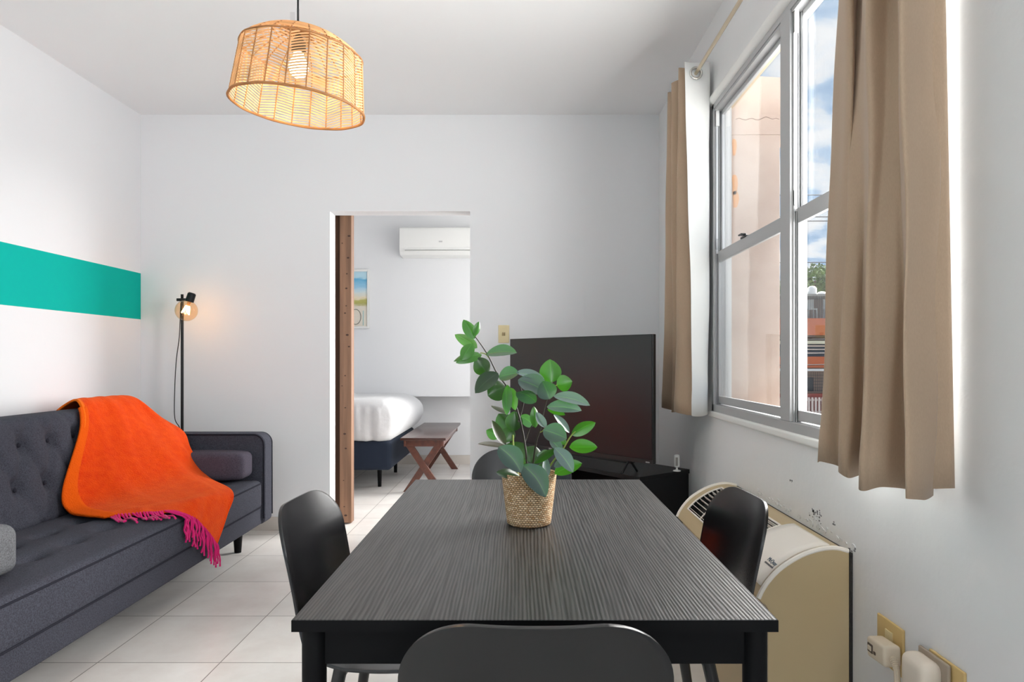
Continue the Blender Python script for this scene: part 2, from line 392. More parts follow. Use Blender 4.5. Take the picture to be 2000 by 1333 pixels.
# ------------------------------------------------------------------ window in the right wall
win = thing('window_1', (XR, (WY0 + WY1) / 2, WZ0), kind=S)
XG = .944            # glass plane (upper sash); lower sash sits 25 mm further in
MY0, MY1 = 2.277, 2.362
b = MB()   # outer frame
b.box((XR - .004, WY0, WZ0), (XG + .022, WY0 + .03, WZ1)); b.box((XR - .004, WY1 - .028, WZ0), (XG + .022, WY1, WZ1))
b.box((XR - .004, WY0, WZ1 - .03), (XG + .022, WY1, WZ1)); b.box((XR - .004, WY0, WZ0), (XG + .022, WY1, WZ0 + .035))
b.build('window_frame', ALU, win, smooth=False, bevel=.002)
MB().tube([(XR + .010, WY0 + .01, WZ1 - .022), (XR + .010, WY1 - .006, WZ1 - .022)], .012, 12).build('header_rail', WHITEF, win)
b = MB().box((XR - .006, MY0, WZ0 + .035), (XG + .022, MY1, WZ1 - .03)); b.build('mullion', ALU, win, smooth=False, bevel=.002)
def unit(y0, y1, tag_):
    # tracks on the far jamb: three slim ribs and the white balance covers
    b = MB()
    for k in range(4):
        x = XR + .004 + k * .008
        b.box((x, y1 - .008, WZ0 + .035), (x + .003, y1, WZ1 - .03)); b.box((x, y0, WZ0 + .035), (x + .003, y0 + .010, WZ1 - .03))
    b.box((XR, y0 + .002, WZ1 - .043), (XG, y1 - .002, WZ1 - .03))
    b.build('sash_track', ALU, win, smooth=False)
    b = MB().box((XR + .004, y1 - .018, WZ1 - .115), (XR + .018, y1 - .001, WZ1 - .04)); b.build('balance_cover', WHITEP, win, smooth=False, bevel=.001)
    b = MB().box((XR + .007, y1 - .009, 1.63), (XR + .016, y1 - .001, WZ1 - .115)); b.build('balance_rod', ALUL, win, smooth=False)
    b = MB().box((XR + .004, y1 - .012, 1.65), (XR + .014, y1 - .002, 1.70)); b.build('latch', ALU, win, smooth=False, bevel=.001)
    # upper sash
    zt, zm = WZ1 - .04, 1.615
    b = MB(); x0, x1 = XG, XG + .014
    b.box((x0, y0 + .01, zm), (x1, y1 - .01, zm + .03)); b.box((x0, y0 + .01, zt - .022), (x1, y1 - .01, zt))
    b.box((x0, y0 + .01, zm), (x1, y0 + .032, zt)); b.box((x0, y1 - .018, zm), (x1, y1 - .01, zt))
    s_ = b.build('upper_sash', ALUL, win, smooth=False, bevel=.0015)
    MB().box((x0 + .005, y0 + .03, zm + .028), (x0 + .008, y1 - .017, zt - .02)).build('pane', GLASS, s_, smooth=False)
    # lower sash
    b = MB(); x0, x1 = XG - .016, XG - .002; zb = WZ0 + .04
    b.box((x0, y0 + .01, 1.588), (x1, y1 - .01, 1.64)); b.box((x0, y0 + .01, zb), (x1, y1 - .01, zb + .035))
    b.box((x0, y0 + .01, zb), (x1, y0 + .032, 1.6)); b.box((x0, y1 - .018, zb), (x1, y1 - .01, 1.6))
    s_ = b.build('lower_sash', ALU, win, smooth=False, bevel=.0015)
    MB().box((x0 + .005, y0 + .03, zb + .033), (x0 + .008, y1 - .017, 1.59)).build('pane', GLASS, s_, smooth=False)
    yc = (y0 + y1) / 2 + .04
    b = MB().box((x0 - .004, yc - .03, 1.638), (x0 + .018, yc + .03, 1.646)).tube([(x0 + .006, yc, 1.645), (x0 + .006, yc, 1.655)], .007).box((x0 - .012, yc - .004, 1.652), (x0 + .008, yc + .035, 1.658))
    b.build('sash_lock', METALB, s_, smooth=False, bevel=.001)
unit(MY1, WY1 - .028, 0); unit(WY0 + .03, MY0, 1)
# rounded plaster bead around the opening, sill
b = MB().tube([(XR + .004, WY0 - .02, WZ1 + .018), (XR + .004, WY1 + .004, WZ1 + .018)], .026, 16); tag(b.build('trim_1', WHITEF), kind=S)
b = MB().rbox(((XR + .0), (WY0 + WY1) / 2, WZ0 - .013), (.016, (WY1 - WY0) / 2 + .03, .014), .008, 2); tag(b.build('trim_2', WHITEF), kind=S)
# outside face: exterior reveal in cream
CREAM = mat('cream_exterior_paint', srgb(226, 204, 172), .8, bump=(10, .3, .01))
b = MB().box((XR + .054, WY0 - .04, WZ1 - .012), (XR + .098, WY1 + .018, WZ1 + .10)).box((XR + .0905, WY0 - .04, WZ0 - .1), (XR + .15, WY1 + .018, WZ0 - .005))
tag(b.build('trim_3', CREAM, smooth=False), kind=S)

# ------------------------------------------------------------------ pink wing wall of the same house, just outside
def stucco():
    m = mat('pale_pink_stucco', srgb(206, 184, 170), .9, bump=(14, .35, .01))
    N = m.node_tree.nodes; L = m.node_tree.links; b = N['Principled BSDF']
    t = N.new('ShaderNodeTexCoord'); n = N.new('ShaderNodeTexNoise'); n.inputs['Scale'].default_value = 4.3; n.inputs['Detail'].default_value = 4
    L.new(t.outputs['Object'], n.inputs['Vector'])
    r = N.new('ShaderNodeValToRGB'); r.color_ramp.elements[0].position = .40; r.color_ramp.elements[1].position = .60
    r.color_ramp.elements[0].color = (*srgb(198, 175, 162), 1); r.color_ramp.elements[1].color = (*srgb(210, 190, 178), 1)
    L.new(n.outputs['Fac'], r.inputs[0]); L.new(r.outputs[0], b.inputs['Base Color'])
    return m
STUC = stucco()
fin = thing('exterior_wing_wall', (1.15, 3.3, -3.1), kind=S)
FY = 3.236
b = MB().box((1.004, FY, -3.1), (1.242, FY + .2, 2.21))
b.prism([(1.004, 2.21), (1.36, 2.21), (1.36, 2.49), (1.30, 2.498), (1.24, 2.487), (1.16, 2.492), (1.004, 2.50)], 'y', FY, FY + .2)
b.build('masonry', STUC, fin, smooth=False, bevel=.004)
PEEL = mat('orange_undercoat', srgb(226, 168, 118), .9)
b = MB()
for (cx, cz, rx, rz_) in ((1.022, 2.15, .010, .050), (1.024, 1.97, .013, .060), (1.028, 1.90, .014, .05)):
    pts = [(cx + rx * math.cos(a) * (1 + .25 * math.sin(3 * a + cx * 50)), cz + rz_ * math.sin(a) * (1 + .2 * math.cos(2 * a))) for a in [2 * PI * k / 16 for k in range(16)]]
    b.prism(pts, 'y', FY - .0015, FY)
b.build('peeled_patch', PEEL, fin, smooth=False)
b = MB(); pts = [(1.03 + .016 * k, FY - .001, 2.285 + .005 * math.sin(k * 1.7) + (.010 if k in (9, 10) else 0)) for k in range(14)]
b.tube(pts, .0016, 5); b.build('crack', mat('crack_dark', srgb(150, 125, 112), .9), fin)

# ------------------------------------------------------------------ curtains and rod
def curtain(name, top, bot, zt, zb, label, parts_mats, nu=150, nv=26):
    root = thing(name, (sum(p[0] for p in top) / len(top), sum(p[1] for p in top) / len(top), zb), label, 'curtain', 'curtains of the side window')
    T = [Vector((x, y, 0)) for x, y in top]; B = [Vector((x, y, 0)) for x, y in bot]
    def fn(u, v):
        a = spline(T, u); c = spline(B, u); k = v ** .9
        p = a.lerp(c, k); z = zt + (zb - zt) * v
        # scalloped edges and small sags in the cloth
        p.x += .004 * math.sin(u * 40 + v * 9) * v; p.y += .004 * math.sin(v * 21 + u * 11)
        if v > .94: p.x -= .0025
        return (p.x, p.y, z + .006 * math.sin(u * 31))
    b = MB().grid(fn, nu, nv)
    o = b.build('cloth', [LINING, BEIGEC], root, solid=.0022)
    md = o.modifiers['thickness']; md.offset = -1 if parts_mats else 1; md.material_offset = 1; md.material_offset_rim = 1
    return root, o
def XY(px, x): return (x, x * F / (px - CX))
# near curtain, far leading edge first
nt_top = [XY(1655, .87), XY(1658, .83), XY(1661, .775), XY(1676, .80), XY(1690, .86), XY(1700, .85), XY(1684, .76), XY(1682, .745), XY(1712, .79), XY(1760, .86), XY(1775, .845), XY(1740, .762), XY(1735, .738), XY(1758, .775), XY(1800, .84), XY(1836, .90)]
nt_bot = [XY(1600, .81), XY(1618, .82), XY(1640, .845), XY(1650, .82), XY(1638, .775), XY(1658, .79), XY(1690, .85), XY(1705, .83), XY(1686, .752), XY(1700, .755), XY(1735, .79), XY(1778, .845), XY(1782, .80), XY(1775, .765), XY(1800, .81), XY(1828, .862)]
root_n, cn = curtain('window_curtain', nt_top, nt_bot, 2.53, .850, 'beige curtain in deep folds at the near end of the window, above the outlets', True)
# back fold that shows behind the near edge at the hem
b = MB().grid(lambda u, v: (.82 + (.072 + .011 * v) * u, 1.425 + .010 * u - .030 * v, 2.5 + (.862 - 2.5) * v), 8, 20)
b.build('return_fold', BEIGEC, root_n, solid=.002)
ft_top = [(.80, 3.60), (.775, 3.555), (.80, 3.52), (.875, 3.50), (.86, 3.44), (.765, 3.42), (.79, 3.385), (.872, 3.37), (.870, 3.32), (.80, 3.28), (.762, 3.255), (.80, 3.235), (.882, 3.215), (.892, 3.195), (.84, 3.18), (.768, 3.175)]
ft_bot = [(.775, 3.63), (.76, 3.60), (.80, 3.55), (.86, 3.50), (.85, 3.45), (.775, 3.44), (.80, 3.42), (.86, 3.40), (.85, 3.37), (.79, 3.35), (.762, 3.33), (.80, 3.25), (.875, 3.215), (.888, 3.20), (.86, 3.18), (.808, 3.17)]
root_f, cf = curtain('window_curtain', ft_top, ft_bot, 2.535, .868, 'beige curtain with white lining showing, at the window end by the television', True)
b = MB(); rod_z = 2.478
def ring(b, c, R, r, n=24):
    for i in range(n):
        pass
    pts = [(c[0] + R * math.cos(2 * PI * i / n), c[1], c[2] + R * math.sin(2 * PI * i / n)) for i in range(n + 1)]
    return b.tube(pts, r, 8, cap=False)
CH = mat('nickel_grommet', (.62, .60, .56), .25, 1)
ring(b, (.822, 3.170, rod_z), .026, .006); b.build('grommet', CH, root_f)
b = MB(); b.tube([(.822, 3.70, rod_z), (.822, 1.0, rod_z)], .0085, 16)
rod = thing('curtain_rod', (.822, 2.3, rod_z), 'thin brushed metal curtain rod above the window', 'curtain rod')
b.build('rod', RODM, rod)
b = MB()
for y in (3.66, 1.12):
    b = MB(); b.tube([(.822, y, rod_z - .004), (.86, y, rod_z - .02), (.911, y, rod_z - .02)], .005, 8).lathe([(.001, 0), (.022, 0), (.022, .006), (.001, .006)], 16, (.911, y, rod_z - .02), Matrix.Rotation(-PI / 2, 3, 'Y'))
    b.build('bracket', RODM, rod)
b = MB().lathe([(.001, -.02), (.012, -.016), (.016, 0), (.012, .016), (.001, .02)], 16, (.822, 3.715, rod_z), Matrix.Rotation(PI / 2, 3, 'X')); b.build('finial', RODM, rod)

# ------------------------------------------------------------------ table
tb = thing('dining_table', (.02, 1.64, 0), 'black wood-grain rectangular dining table in the foreground', 'table')
TX0, TX1, TY0, TY1, TZ = -.352, .394, 1.036, 2.25, .73
b = MB().box((TX0, TY0, TZ - .019), (TX1, TY1, TZ)); b.build('tabletop', TABLEW, tb, smooth=False, bevel=.0008)
b = MB().box((TX0 - .001, TY0 - .001, TZ - .0185), (TX1 + .001, TY0 - .0001, TZ - .0008)).box((TX0 - .001, TY1 + .0001, TZ - .0185), (TX1 + .001, TY1 + .001, TZ - .0008)).box((TX0 - .001, TY0, TZ - .0185), (TX0 - .0001, TY1, TZ - .0008)).box((TX1 + .0001, TY0, TZ - .0185), (TX1 + .001, TY1, TZ - .0008)); b.build('edge_shade_band', BLACKW, tb, smooth=False)  # shade on the top's own edge, put in as near-black strips
b = MB(); i = .028
b.box((TX0 + i, TY0 + .022, TZ - .078), (TX1 - i, TY0 + .040, TZ - .0195)); b.box((TX0 + i, TY1 - .040, TZ - .078), (TX1 - i, TY1 - .022, TZ - .0195))
b.box((TX0 + i - .006, TY0 + .03, TZ - .078), (TX0 + i + .012, TY1 - .03, TZ - .0195)); b.box((TX1 - i - .012, TY0 + .03, TZ - .078), (TX1 - i + .006, TY1 - .03, TZ - .0195))
b.build('apron', BLACKW, tb, smooth=False, bevel=.001)
for x in (TX0 + .026, TX1 - .026):
    for y in (TY0 + .027, TY1 - .027):
        MB().tube([(x, y, 0), (x, y, .3), (x, y, TZ - .0195)], .019, 24, rs=[.016, .018, .019]).build('leg', BLACKW, tb)

# ------------------------------------------------------------------ chairs
prof = [(.215, .425), (.212, .440), (.185, .450), (.10, .447), (0, .440), (-.09, .440), (-.15, .450), (-.188, .478), (-.206, .53), (-.219, .60), (-.236, .68), (-.252, .745), (-.262, .785)]
def make_chair():
    r = thing('dining_chair', (0, 0, 0))
    pr = [Vector((0, y, z)) for y, z in prof]; NT = 60
    samp = curve_pts(pr, NT); acc = [0]
    for i in range(NT): acc.append(acc[-1] + (samp[i + 1] - samp[i]).length)
    Lt = acc[-1]
    def hw(s_):
        if s_ < .28: w_ = .212 + .014 * math.sin(PI * s_ / .28)
        else:
            k = min(1, (s_ - .28) / .2); w_ = .212 - .029 * k
            if k >= 1: w_ = .183 + .006 * math.sin((s_ - .48) * 6)
        for rr, d in ((.112, Lt - s_), (.06, s_)):
            if d < rr: w_ = w_ - rr + math.sqrt(max(0, rr * rr - (rr - d) ** 2))
        return w_
    def fn(u, v):
        # dense sampling near both ends so the corners are round
        vv = .5 - .5 * math.cos(PI * v); s_ = vv * Lt
        j = 0
        while j < NT - 1 and acc[j + 1] < s_: j += 1
        t = (s_ - acc[j]) / max(1e-9, acc[j + 1] - acc[j]); p = samp[j].lerp(samp[j + 1], min(t, 1))
        tg = (samp[j + 1] - samp[j]).normalized(); nrm = Vector((0, -tg.z, tg.y))
        if nrm.z < 0 or nrm.y < 0 and False: nrm = nrm
        side = 2 * u - 1; W = hw(s_)
        # nrm points up on the seat and forward (+y) on the back
        nrm = Vector((0, tg.z, -tg.y))
        k = min(1, max(0, (s_ - .30) / .15)); cv = .016 * (1 - k) + .036 * k
        if s_ > Lt - .09: cv *= 1
        p = p + nrm * cv * abs(side * W / .2) ** 2.2
        p.x = side * W
        return p
    b = MB().grid(fn, 28, 64)
    o = b.build('seat_shell', PLASTIC, r, solid=.007); m = o.modifiers.new('edge', 'BEVEL'); m.width = .002; m.segments = 2; m.limit_method = 'ANGLE'; m.angle_limit = math.radians(50)
    b = MB().box((-.13, -.12, .405), (.13, -.09, .432)).box((-.13, .11, .405), (.13, .14, .432)).box((-.015, -.10, .408), (.015, .12, .428))
    b.build('under_frame', PLASTIC, r, smooth=False, bevel=.004)
    for sx in (-1, 1):
        for (y0, y1) in ((.125, .175), (-.105, -.185)):
            MB().tube([(sx * .12, y0, .42), (sx * .185, y1, 0)], .014, 16, rs=[.016, .010]).build('leg', PLASTIC, r)
    return r
ch = make_chair()
spots = [((.020, 1.130), 0, 'black moulded chair at the near short end of the table, its back towards the viewer'),
         ((-.302, 1.665), -PI / 2 - .07, 'black moulded chair on the sofa side of the table'),
         ((.330, 1.715), PI / 2 + .06, 'black moulded chair between the table and the beige heating and cooling unit'),
         ((.002, 2.335), PI, 'black moulded chair at the far end of the table, behind the potted plant')]
for i, ((x, y), rz, lab) in enumerate(spots):
    o = ch if i == 0 else copy_tree(ch)
    o.location = (x, y, 0); o.rotation_euler = (0, 0, rz)
    tag(o, lab, 'chair', 'dining chairs around the table')

# ------------------------------------------------------------------ plant in its basket
pc = Vector((.019, 1.645, TZ))
def basket_mat():
    m = mat('woven_seagrass', srgb(165, 128, 88), .8, spec=.2)
    N = m.node_tree.nodes; L = m.node_tree.links; b = N['Principled BSDF']
    t = N.new('ShaderNodeTexCoord')
    mp = N.new('ShaderNodeMapping'); mp.inputs['Scale'].default_value = (14, 7, 1); L.new(t.outputs['UV'], mp.inputs[0])
    br = N.new('ShaderNodeTexBrick'); br.inputs['Scale'].default_value = 1; br.inputs['Mortar Size'].default_value = .09; br.inputs['Mortar Smooth'].default_value = .8; br.inputs['Brick Width'].default_value = .9; br.inputs['Row Height'].default_value = .6
    br.inputs['Color1'].default_value = (*srgb(242, 214, 176), 1); br.inputs['Color2'].default_value = (*srgb(204, 160, 114), 1); br.inputs['Mortar'].default_value = (*srgb(78, 50, 28), 1)
    n = N.new('ShaderNodeTexNoise'); n.inputs['Scale'].default_value = 60; L.new(t.outputs['Object'], n.inputs['Vector'])
    mxx = N.new('ShaderNodeVectorMath'); mxx.operation = 'MULTIPLY_ADD'; mxx.inputs[1].default_value = (.35, .35, 0); L.new(n.outputs['Color'], mxx.inputs[0]); L.new(mp.outputs[0], mxx.inputs[2])
    L.new(mxx.outputs[0], br.inputs['Vector']); L.new(br.outputs['Color'], b.inputs['Base Color'])
    bp = N.new('ShaderNodeBump'); bp.invert = True; bp.inputs['Strength'].default_value = .9; bp.inputs['Distance'].default_value = .002; L.new(br.outputs['Fac'], bp.inputs['Height']); L.new(bp.outputs[0], b.inputs['Normal'])
    return m
BASK = basket_mat()
def add_uv(o, fn):
    me = o.data; uv = me.uv_layers.new(name='UVMap')
    for p in me.polygons:
        for li in p.loop_indices:
            co = me.vertices[me.loops[li].vertex_index].co; uv.data[li].uv = fn(co)
plant = thing('potted_plant', tuple(pc), 'leafy green artificial plant in a woven basket, on the dining table', 'plant')
R0, R1, HB = .0535, .0675, .123
b = MB(); ro = [(.001, .002), (R0 - .006, 0), (R0, .004)] + [(R0 + (R1 - R0) * k / 10, .004 + (HB - .004) * k / 10) for k in range(1, 11)] + [(R1 - .001, HB + .003), (R1 - .006, HB), (R1 - .0075, HB - .03), (R0 - .003, .01)]
b.lathe(ro, 48, tuple(pc)); o = b.build('basket', BASK, plant, angle=80)
add_uv(o, lambda co: ((math.atan2(co.y, co.x) / (2 * PI)) % 1.0 * 3, co.z / .123 * 2.2))
b = MB().lathe([(.001, HB - .018), (.03, HB - .014), (R1 - .0074, HB - .022)], 24, tuple(pc)); b.build('filling', mat('dried_moss', srgb(70, 62, 40), .95, noise=(80, .6), bump=(90, 1, .01)), plant)
def leaf_mat(name, top, under, rough=.32):
    m = bpy.data.materials.new(name); m.use_nodes = True; N = m.node_tree.nodes; L = m.node_tree.links; b = N['Principled BSDF']
    g = N.new('ShaderNodeNewGeometry'); t = N.new('ShaderNodeTexCoord'); n = N.new('ShaderNodeTexNoise'); n.inputs['Scale'].default_value = 45; L.new(t.outputs['Object'], n.inputs['Vector'])
    s = N.new('ShaderNodeSeparateXYZ'); L.new(t.outputs['UV'], s.inputs[0])
    x = N.new('ShaderNodeMix'); x.data_type = 'RGBA'; x.inputs[6].default_value = (*top, 1); x.inputs[7].default_value = (*under, 1); L.new(g.outputs['Backfacing'], x.inputs[0])
    # pale midrib and edge
    d = N.new('ShaderNodeMath'); d.operation = 'ABSOLUTE'; L.new(s.outputs['X'], d.inputs[0])
    lt = N.new('ShaderNodeMath'); lt.operation = 'LESS_THAN'; lt.inputs[1].default_value = .05; L.new(d.outputs[0], lt.inputs[0])
    sc_ = N.new('ShaderNodeMath'); sc_.operation = 'MULTIPLY'; sc_.inputs[1].default_value = .35; L.new(lt.outputs[0], sc_.inputs[0])
    y = N.new('ShaderNodeMix'); y.data_type = 'RGBA'; y.inputs[7].default_value = (*[min(1, c * 2.5 + .04) for c in under], 1); L.new(sc_.outputs[0], y.inputs[0]); L.new(x.outputs[2], y.inputs[6])
    L.new(y.outputs[2], b.inputs['Base Color'])
    b.inputs['Roughness'].default_value = rough; b.inputs['Specular IOR Level'].default_value = .85
    tr = N.new('ShaderNodeBsdfTranslucent'); tr.inputs[0].default_value = (.10, .42, .02, 1)
    mi = N.new('ShaderNodeMixShader'); mi.inputs[0].default_value = .14
    L.new(b.outputs[0], mi.inputs[1]); L.new(tr.outputs[0], mi.inputs[2]); L.new(mi.outputs[0], N['Material Output'].inputs[0])
    return m
LT = leaf_mat('leaf_blue_green', (.050, .085, .088), (.03, .12, .015), .22)
LG = leaf_mat('leaf_bright_green', (.03, .15, .012), (.032, .17, .008))
LD = leaf_mat('leaf_dark_green', (.007, .020, .013), (.007, .032, .005))
LP = leaf_mat('leaf_pale', (.15, .21, .22), (.12, .30, .06))
LB = leaf_mat('leaf_brown_grey', (.06, .045, .035), (.05, .05, .03))
def leaf(bx, by, tx, ty, w_, d0, d1, side, m, sag=.12, roll=0.0):
    """blade from base to tip; side T shows its upper face to the room's near side, U its underside"""
    A = P(bx, by, d0); B = P(tx, ty, d1); ax = B - A; Ln = ax.length; t = ax.normalized()
    view = Vector((A.x, A.y, 0)).normalized() * -1
    nrm = (view - t * view.dot(t)).normalized(); wd = t.cross(nrm).normalized()
    Rm = Matrix.Rotation(roll, 3, t); nrm = Rm @ nrm; wd = Rm @ wd
    B = A + (B - A) * 1.10; ax = B - A; Ln = ax.length
    W = 1.28 * w_ * d0 / F / 2 / max(.35, abs(math.cos(roll)))
    sgn = 1 if side == 'T' else -1
    def fn(u, v):
        s_ = 2 * u - 1; k = math.sin(PI * min(1, v ** .85)) ** .62 if 0 < v < 1 else 0
        k = (math.sin(PI * v ** .9)) ** .7 if 0 < v < 1 else 0
        p = A + ax * v + wd * s_ * W * max(k, .03 if v < .5 else 0)
        up = Vector((0, 0, 1)) - t * t.z
        p += up * (sag * Ln * (math.sin(PI * v)) * .6)
        p += nrm * sgn * (abs(s_) ** 1.5 * W * .30 * k) - nrm * sgn * .10 * Ln * math.sin(PI * v) * .5
        return p
    b = MB().grid(fn, 8, 12, flip=(side == 'U'))
    me = bpy.data.meshes.new('leaf'); me.from_pydata([Vector(v) - Vector(plant['_o']) for v in b.v], [], b.f); me.update(); me.materials.append(m)
    uv = me.uv_layers.new(name='UVMap')
    for p in me.polygons:
        p.use_smooth = True
        for li in p.loop_indices:
            vi = me.loops[li].vertex_index; uv.data[li].uv = ((vi % 9) / 4 - 1, (vi // 9) / 12)
    o = bpy.data.objects.new('leaf', me); C.objects.link(o); o.parent = plant
    return o
L_ = [ # base px,py  tip px,py  width  depths  side  material  sag roll
 (927,662,907,628,19,1.64,1.65,'U',LG,.05,.3),(927,657,935,631,11,1.64,1.64,'U',LG,.03,.5),(932,680,892,656,18,1.66,1.68,'U',LP,.05,.3),
 (923,671,904,701,20,1.62,1.60,'U',LG,.05,.2),(941,693,895,708,17,1.63,1.60,'U',LG,.08,.4),(935,689,890,705,9,1.66,1.66,'U',LD,.1,.9),
 (952,732,932,702,27,1.63,1.62,'U',LD,.0,.2),(973,729,932,765,25,1.60,1.56,'T',LD,.12,.2),(949,692,1004,690,18,1.64,1.60,'T',LT,.14,-.7),
 (974,737,1010,730,21,1.62,1.60,'T',LT,.1,-.6),(1008,728,1058,739,13,1.60,1.60,'T',LP,.10,-.8),(1013,742,1052,745,20,1.61,1.62,'T',LD,.1,.2),
 (1012,742,1066,768,30,1.59,1.57,'T',LT,.14,-.5),(1074,780,1061,748,31,1.56,1.55,'T',LT,.05,.1),(1047,786,1011,769,22,1.58,1.56,'T',LT,.15,-.6),
 (1077,748,1074,706,34,1.63,1.64,'U',LG,.0,.1),(1087,753,1115,746,26,1.62,1.62,'U',LG,.0,.1),(1081,774,1146,791,17,1.60,1.58,'T',LP,.14,-.7),
 (1068,795,1130,802,19,1.60,1.57,'T',LP,.12,-.7),(1069,800,1101,810,11,1.62,1.62,'U',LG,.05,.5),(1112,846,1084,813,10,1.60,1.60,'T',LP,.12,.9),
 (1116,850,1159,828,20,1.60,1.60,'T',LG,.05,.3),(1061,840,1103,856,29,1.56,1.54,'T',LT,.08,-.4),(1066,836,1049,808,13,1.57,1.58,'T',LP,-.05,.5),
 (1046,836,1043,798,14,1.64,1.64,'U',LG,.0,.5),(1042,832,1018,815,18,1.66,1.68,'T',LP,.1,-.4),(989,756,956,772,34,1.64,1.62,'U',LD,.1,.0),
 (991,752,990,806,16,1.62,1.60,'U',LG,.0,.5),(997,758,1006,798,15,1.63,1.60,'U',LP,.0,.6),(1001,849,976,812,33,1.68,1.69,'U',LD,.0,.2),
 (1003,843,1005,807,27,1.65,1.65,'U',LD,.0,.1),(975,855,952,842,18,1.69,1.70,'U',LG,.03,.2),(988,870,963,826,14,1.62,1.60,'T',LB,.0,.5),
 (991,873,938,868,6,1.60,1.57,'T',LB,.06,1.15),(993,808,962,794,6,1.66,1.68,'U',LB,.02,1.1),(974,873,1014,919,33,1.56,1.54,'T',LT,.22,-.3),
 (1030,903,991,872,36,1.66,1.68,'U',LD,.05,.1),(1036,904,1044,874,38,1.64,1.66,'U',LD,.0,.1),(1020,908,1062,966,34,1.565,1.535,'T',LT,.26,-.3),
 (1015,931,973,924,14,1.62,1.60,'U',LD,.05,.6),(1043,906,1086,878,14,1.57,1.56,'T',LD,.04,.7),(1074,858,1096,882,15,1.58,1.57,'T',LP,.12,-.4),
 (1083,875,1116,919,22,1.55,1.53,'T',LP,.16,-.3),(1112,874,1162,874,23,1.60,1.58,'U',LG,.04,.3),(1083,926,1132,907,24,1.62,1.61,'U',LG,.10,.2),
 (1068,933,1066,896,12,1.58,1.60,'T',LP,.0,.6),(1082,912,1101,900,12,1.60,1.61,'T',LP,.05,.4),(1106,868,1093,857,10,1.61,1.61,'U',LG,.0,.3),
 (1048,890,1070,884,12,1.62,1.64,'T',LP,.05,.6),(1000,835,985,862,22,1.67,1.66,'U',LD,.0,.2),(1060,905,1052,935,20,1.62,1.60,'U',LD,.0,.2),
 (1010,880,1000,912,22,1.66,1.66,'U',LD,.0,.1)]
for q in L_: leaf(*q)
STEM = mat('dark_green_stem', srgb(48, 44, 32), .6); STEML = mat('light_green_stem', srgb(150, 165, 80), .6)
def stem(pts, r0, r1, m=STEM):
    q = curve_pts([P(*p) for p in pts], 20)
    return MB().tube(q, 0, 7, rs=[r0 + (r1 - r0) * i / 20 for i in range(21)]).build('stem', m, plant)
stem([(1030, 950, 1.645), (1028, 892, 1.645), (1020, 840, 1.64), (1008, 795, 1.63), (993, 760, 1.63), (972, 732, 1.63), (956, 700, 1.64), (944, 680, 1.64), (928, 658, 1.64)], .0028, .0012)
stem([(1036, 950, 1.645), (1046, 870, 1.62), (1056, 835, 1.60), (1063, 800, 1.60), (1070, 775, 1.60), (1078, 747, 1.62)], .0025, .0012)
stem([(1052, 950, 1.64), (1078, 905, 1.61), (1098, 880, 1.60), (1113, 855, 1.60), (1124, 843, 1.60)], .0025, .0014, STEML)
stem([(1016, 950, 1.65), (1004, 890, 1.66), (1002, 850, 1.66)], .003, .002, STEML)
stem([(1024, 870, 1.645), (1034, 840, 1.65), (1044, 826, 1.64)], .0018, .001)
stem([(1022, 945, 1.63), (1014, 905, 1.60), (1000, 880, 1.59), (985, 866, 1.60)], .002, .001)
stem([(1012, 825, 1.64), (1022, 790, 1.64), (1019, 765, 1.62), (1012, 745, 1.61)], .002, .001)
for a in ([(949, 691, 1.64), (953, 697, 1.64), (958, 703, 1.64)], [(938, 690, 1.64), (946, 691, 1.64), (954, 697, 1.64)], [(954, 733, 1.63), (962, 730, 1.63), (970, 728, 1.63)],
          [(1074, 748, 1.62), (1076, 756, 1.61), (1072, 768, 1.60)], [(1088, 753, 1.62), (1080, 756, 1.61), (1072, 766, 1.60)], [(1065, 836, 1.58), (1060, 842, 1.6), (1055, 845, 1.6)]):
    stem(a, .0014, .0012, STEML)

# ------------------------------------------------------------------ sofa
sf = thing('sofa', (-2.0, 3.0, 0), 'charcoal grey button-tufted sofa along the left wall', 'sofa')
SY0, SY1, SXF, SXB = 1.74, 4.12, -1.534, -2.50
b = MB().rbox(((SXF + SXB) / 2 + 0, (SY0 + SY1) / 2, .21), ((SXF - SXB) / 2 - .004, (SY1 - SY0) / 2 - .02, .055), .012, 4); b.build('base', SOFA, sf)
# arms
def arm(y0, y1, inner):
    xf0, zb_, zt_ = SXF + .014, .152, .69
    def arc(cx, cz, r, a0, a1, n=8): return [(cx + r * math.cos(math.radians(a0 + (a1 - a0) * k / n)), cz + r * math.sin(math.radians(a0 + (a1 - a0) * k / n))) for k in range(n + 1)]
    poly = [(SXB, zb_)] + arc(xf0 - .035, zb_ + .035, .035, -90, 0) + arc(xf0 - .065, zt_ - .065, .065, 0, 90) + [(SXB, zt_)]
    a = MB().prism(poly, 'y', y0, y1).build('armrest', SOFA, sf, bevel=.014, angle=50)
    yi = y0 if inner < 0 else y1
    xf = SXF + .014; xs = SXB + .06
    ap = [(xf0 - .003, yi, .19)] + [(x_, yi, z_) for x_, z_ in arc(xf0 - .068, zt_ - .068, .064, 0, 90, 12)] + [(SXB + .06, yi, zt_ - .004)]
    pts = [(xf - .004, yi + inner * .0, .17), (xf - .004, yi, .60), (xf - .008, yi, .645), (xf - .028, yi, .673), (xf - .065, yi, .684), (xs, yi, .685)]
    s_ = .002 * inner
    for off, nm in ((s_, 0), (-inner * (y1 - y0 + .002), 1)):
        MB().tube([(p[0], p[1] + off, p[2]) for p in ap], .0045, 8).build('piping', SOFAD, a)
arm(3.995, SY1, -1); arm(SY0, 1.865, 1)
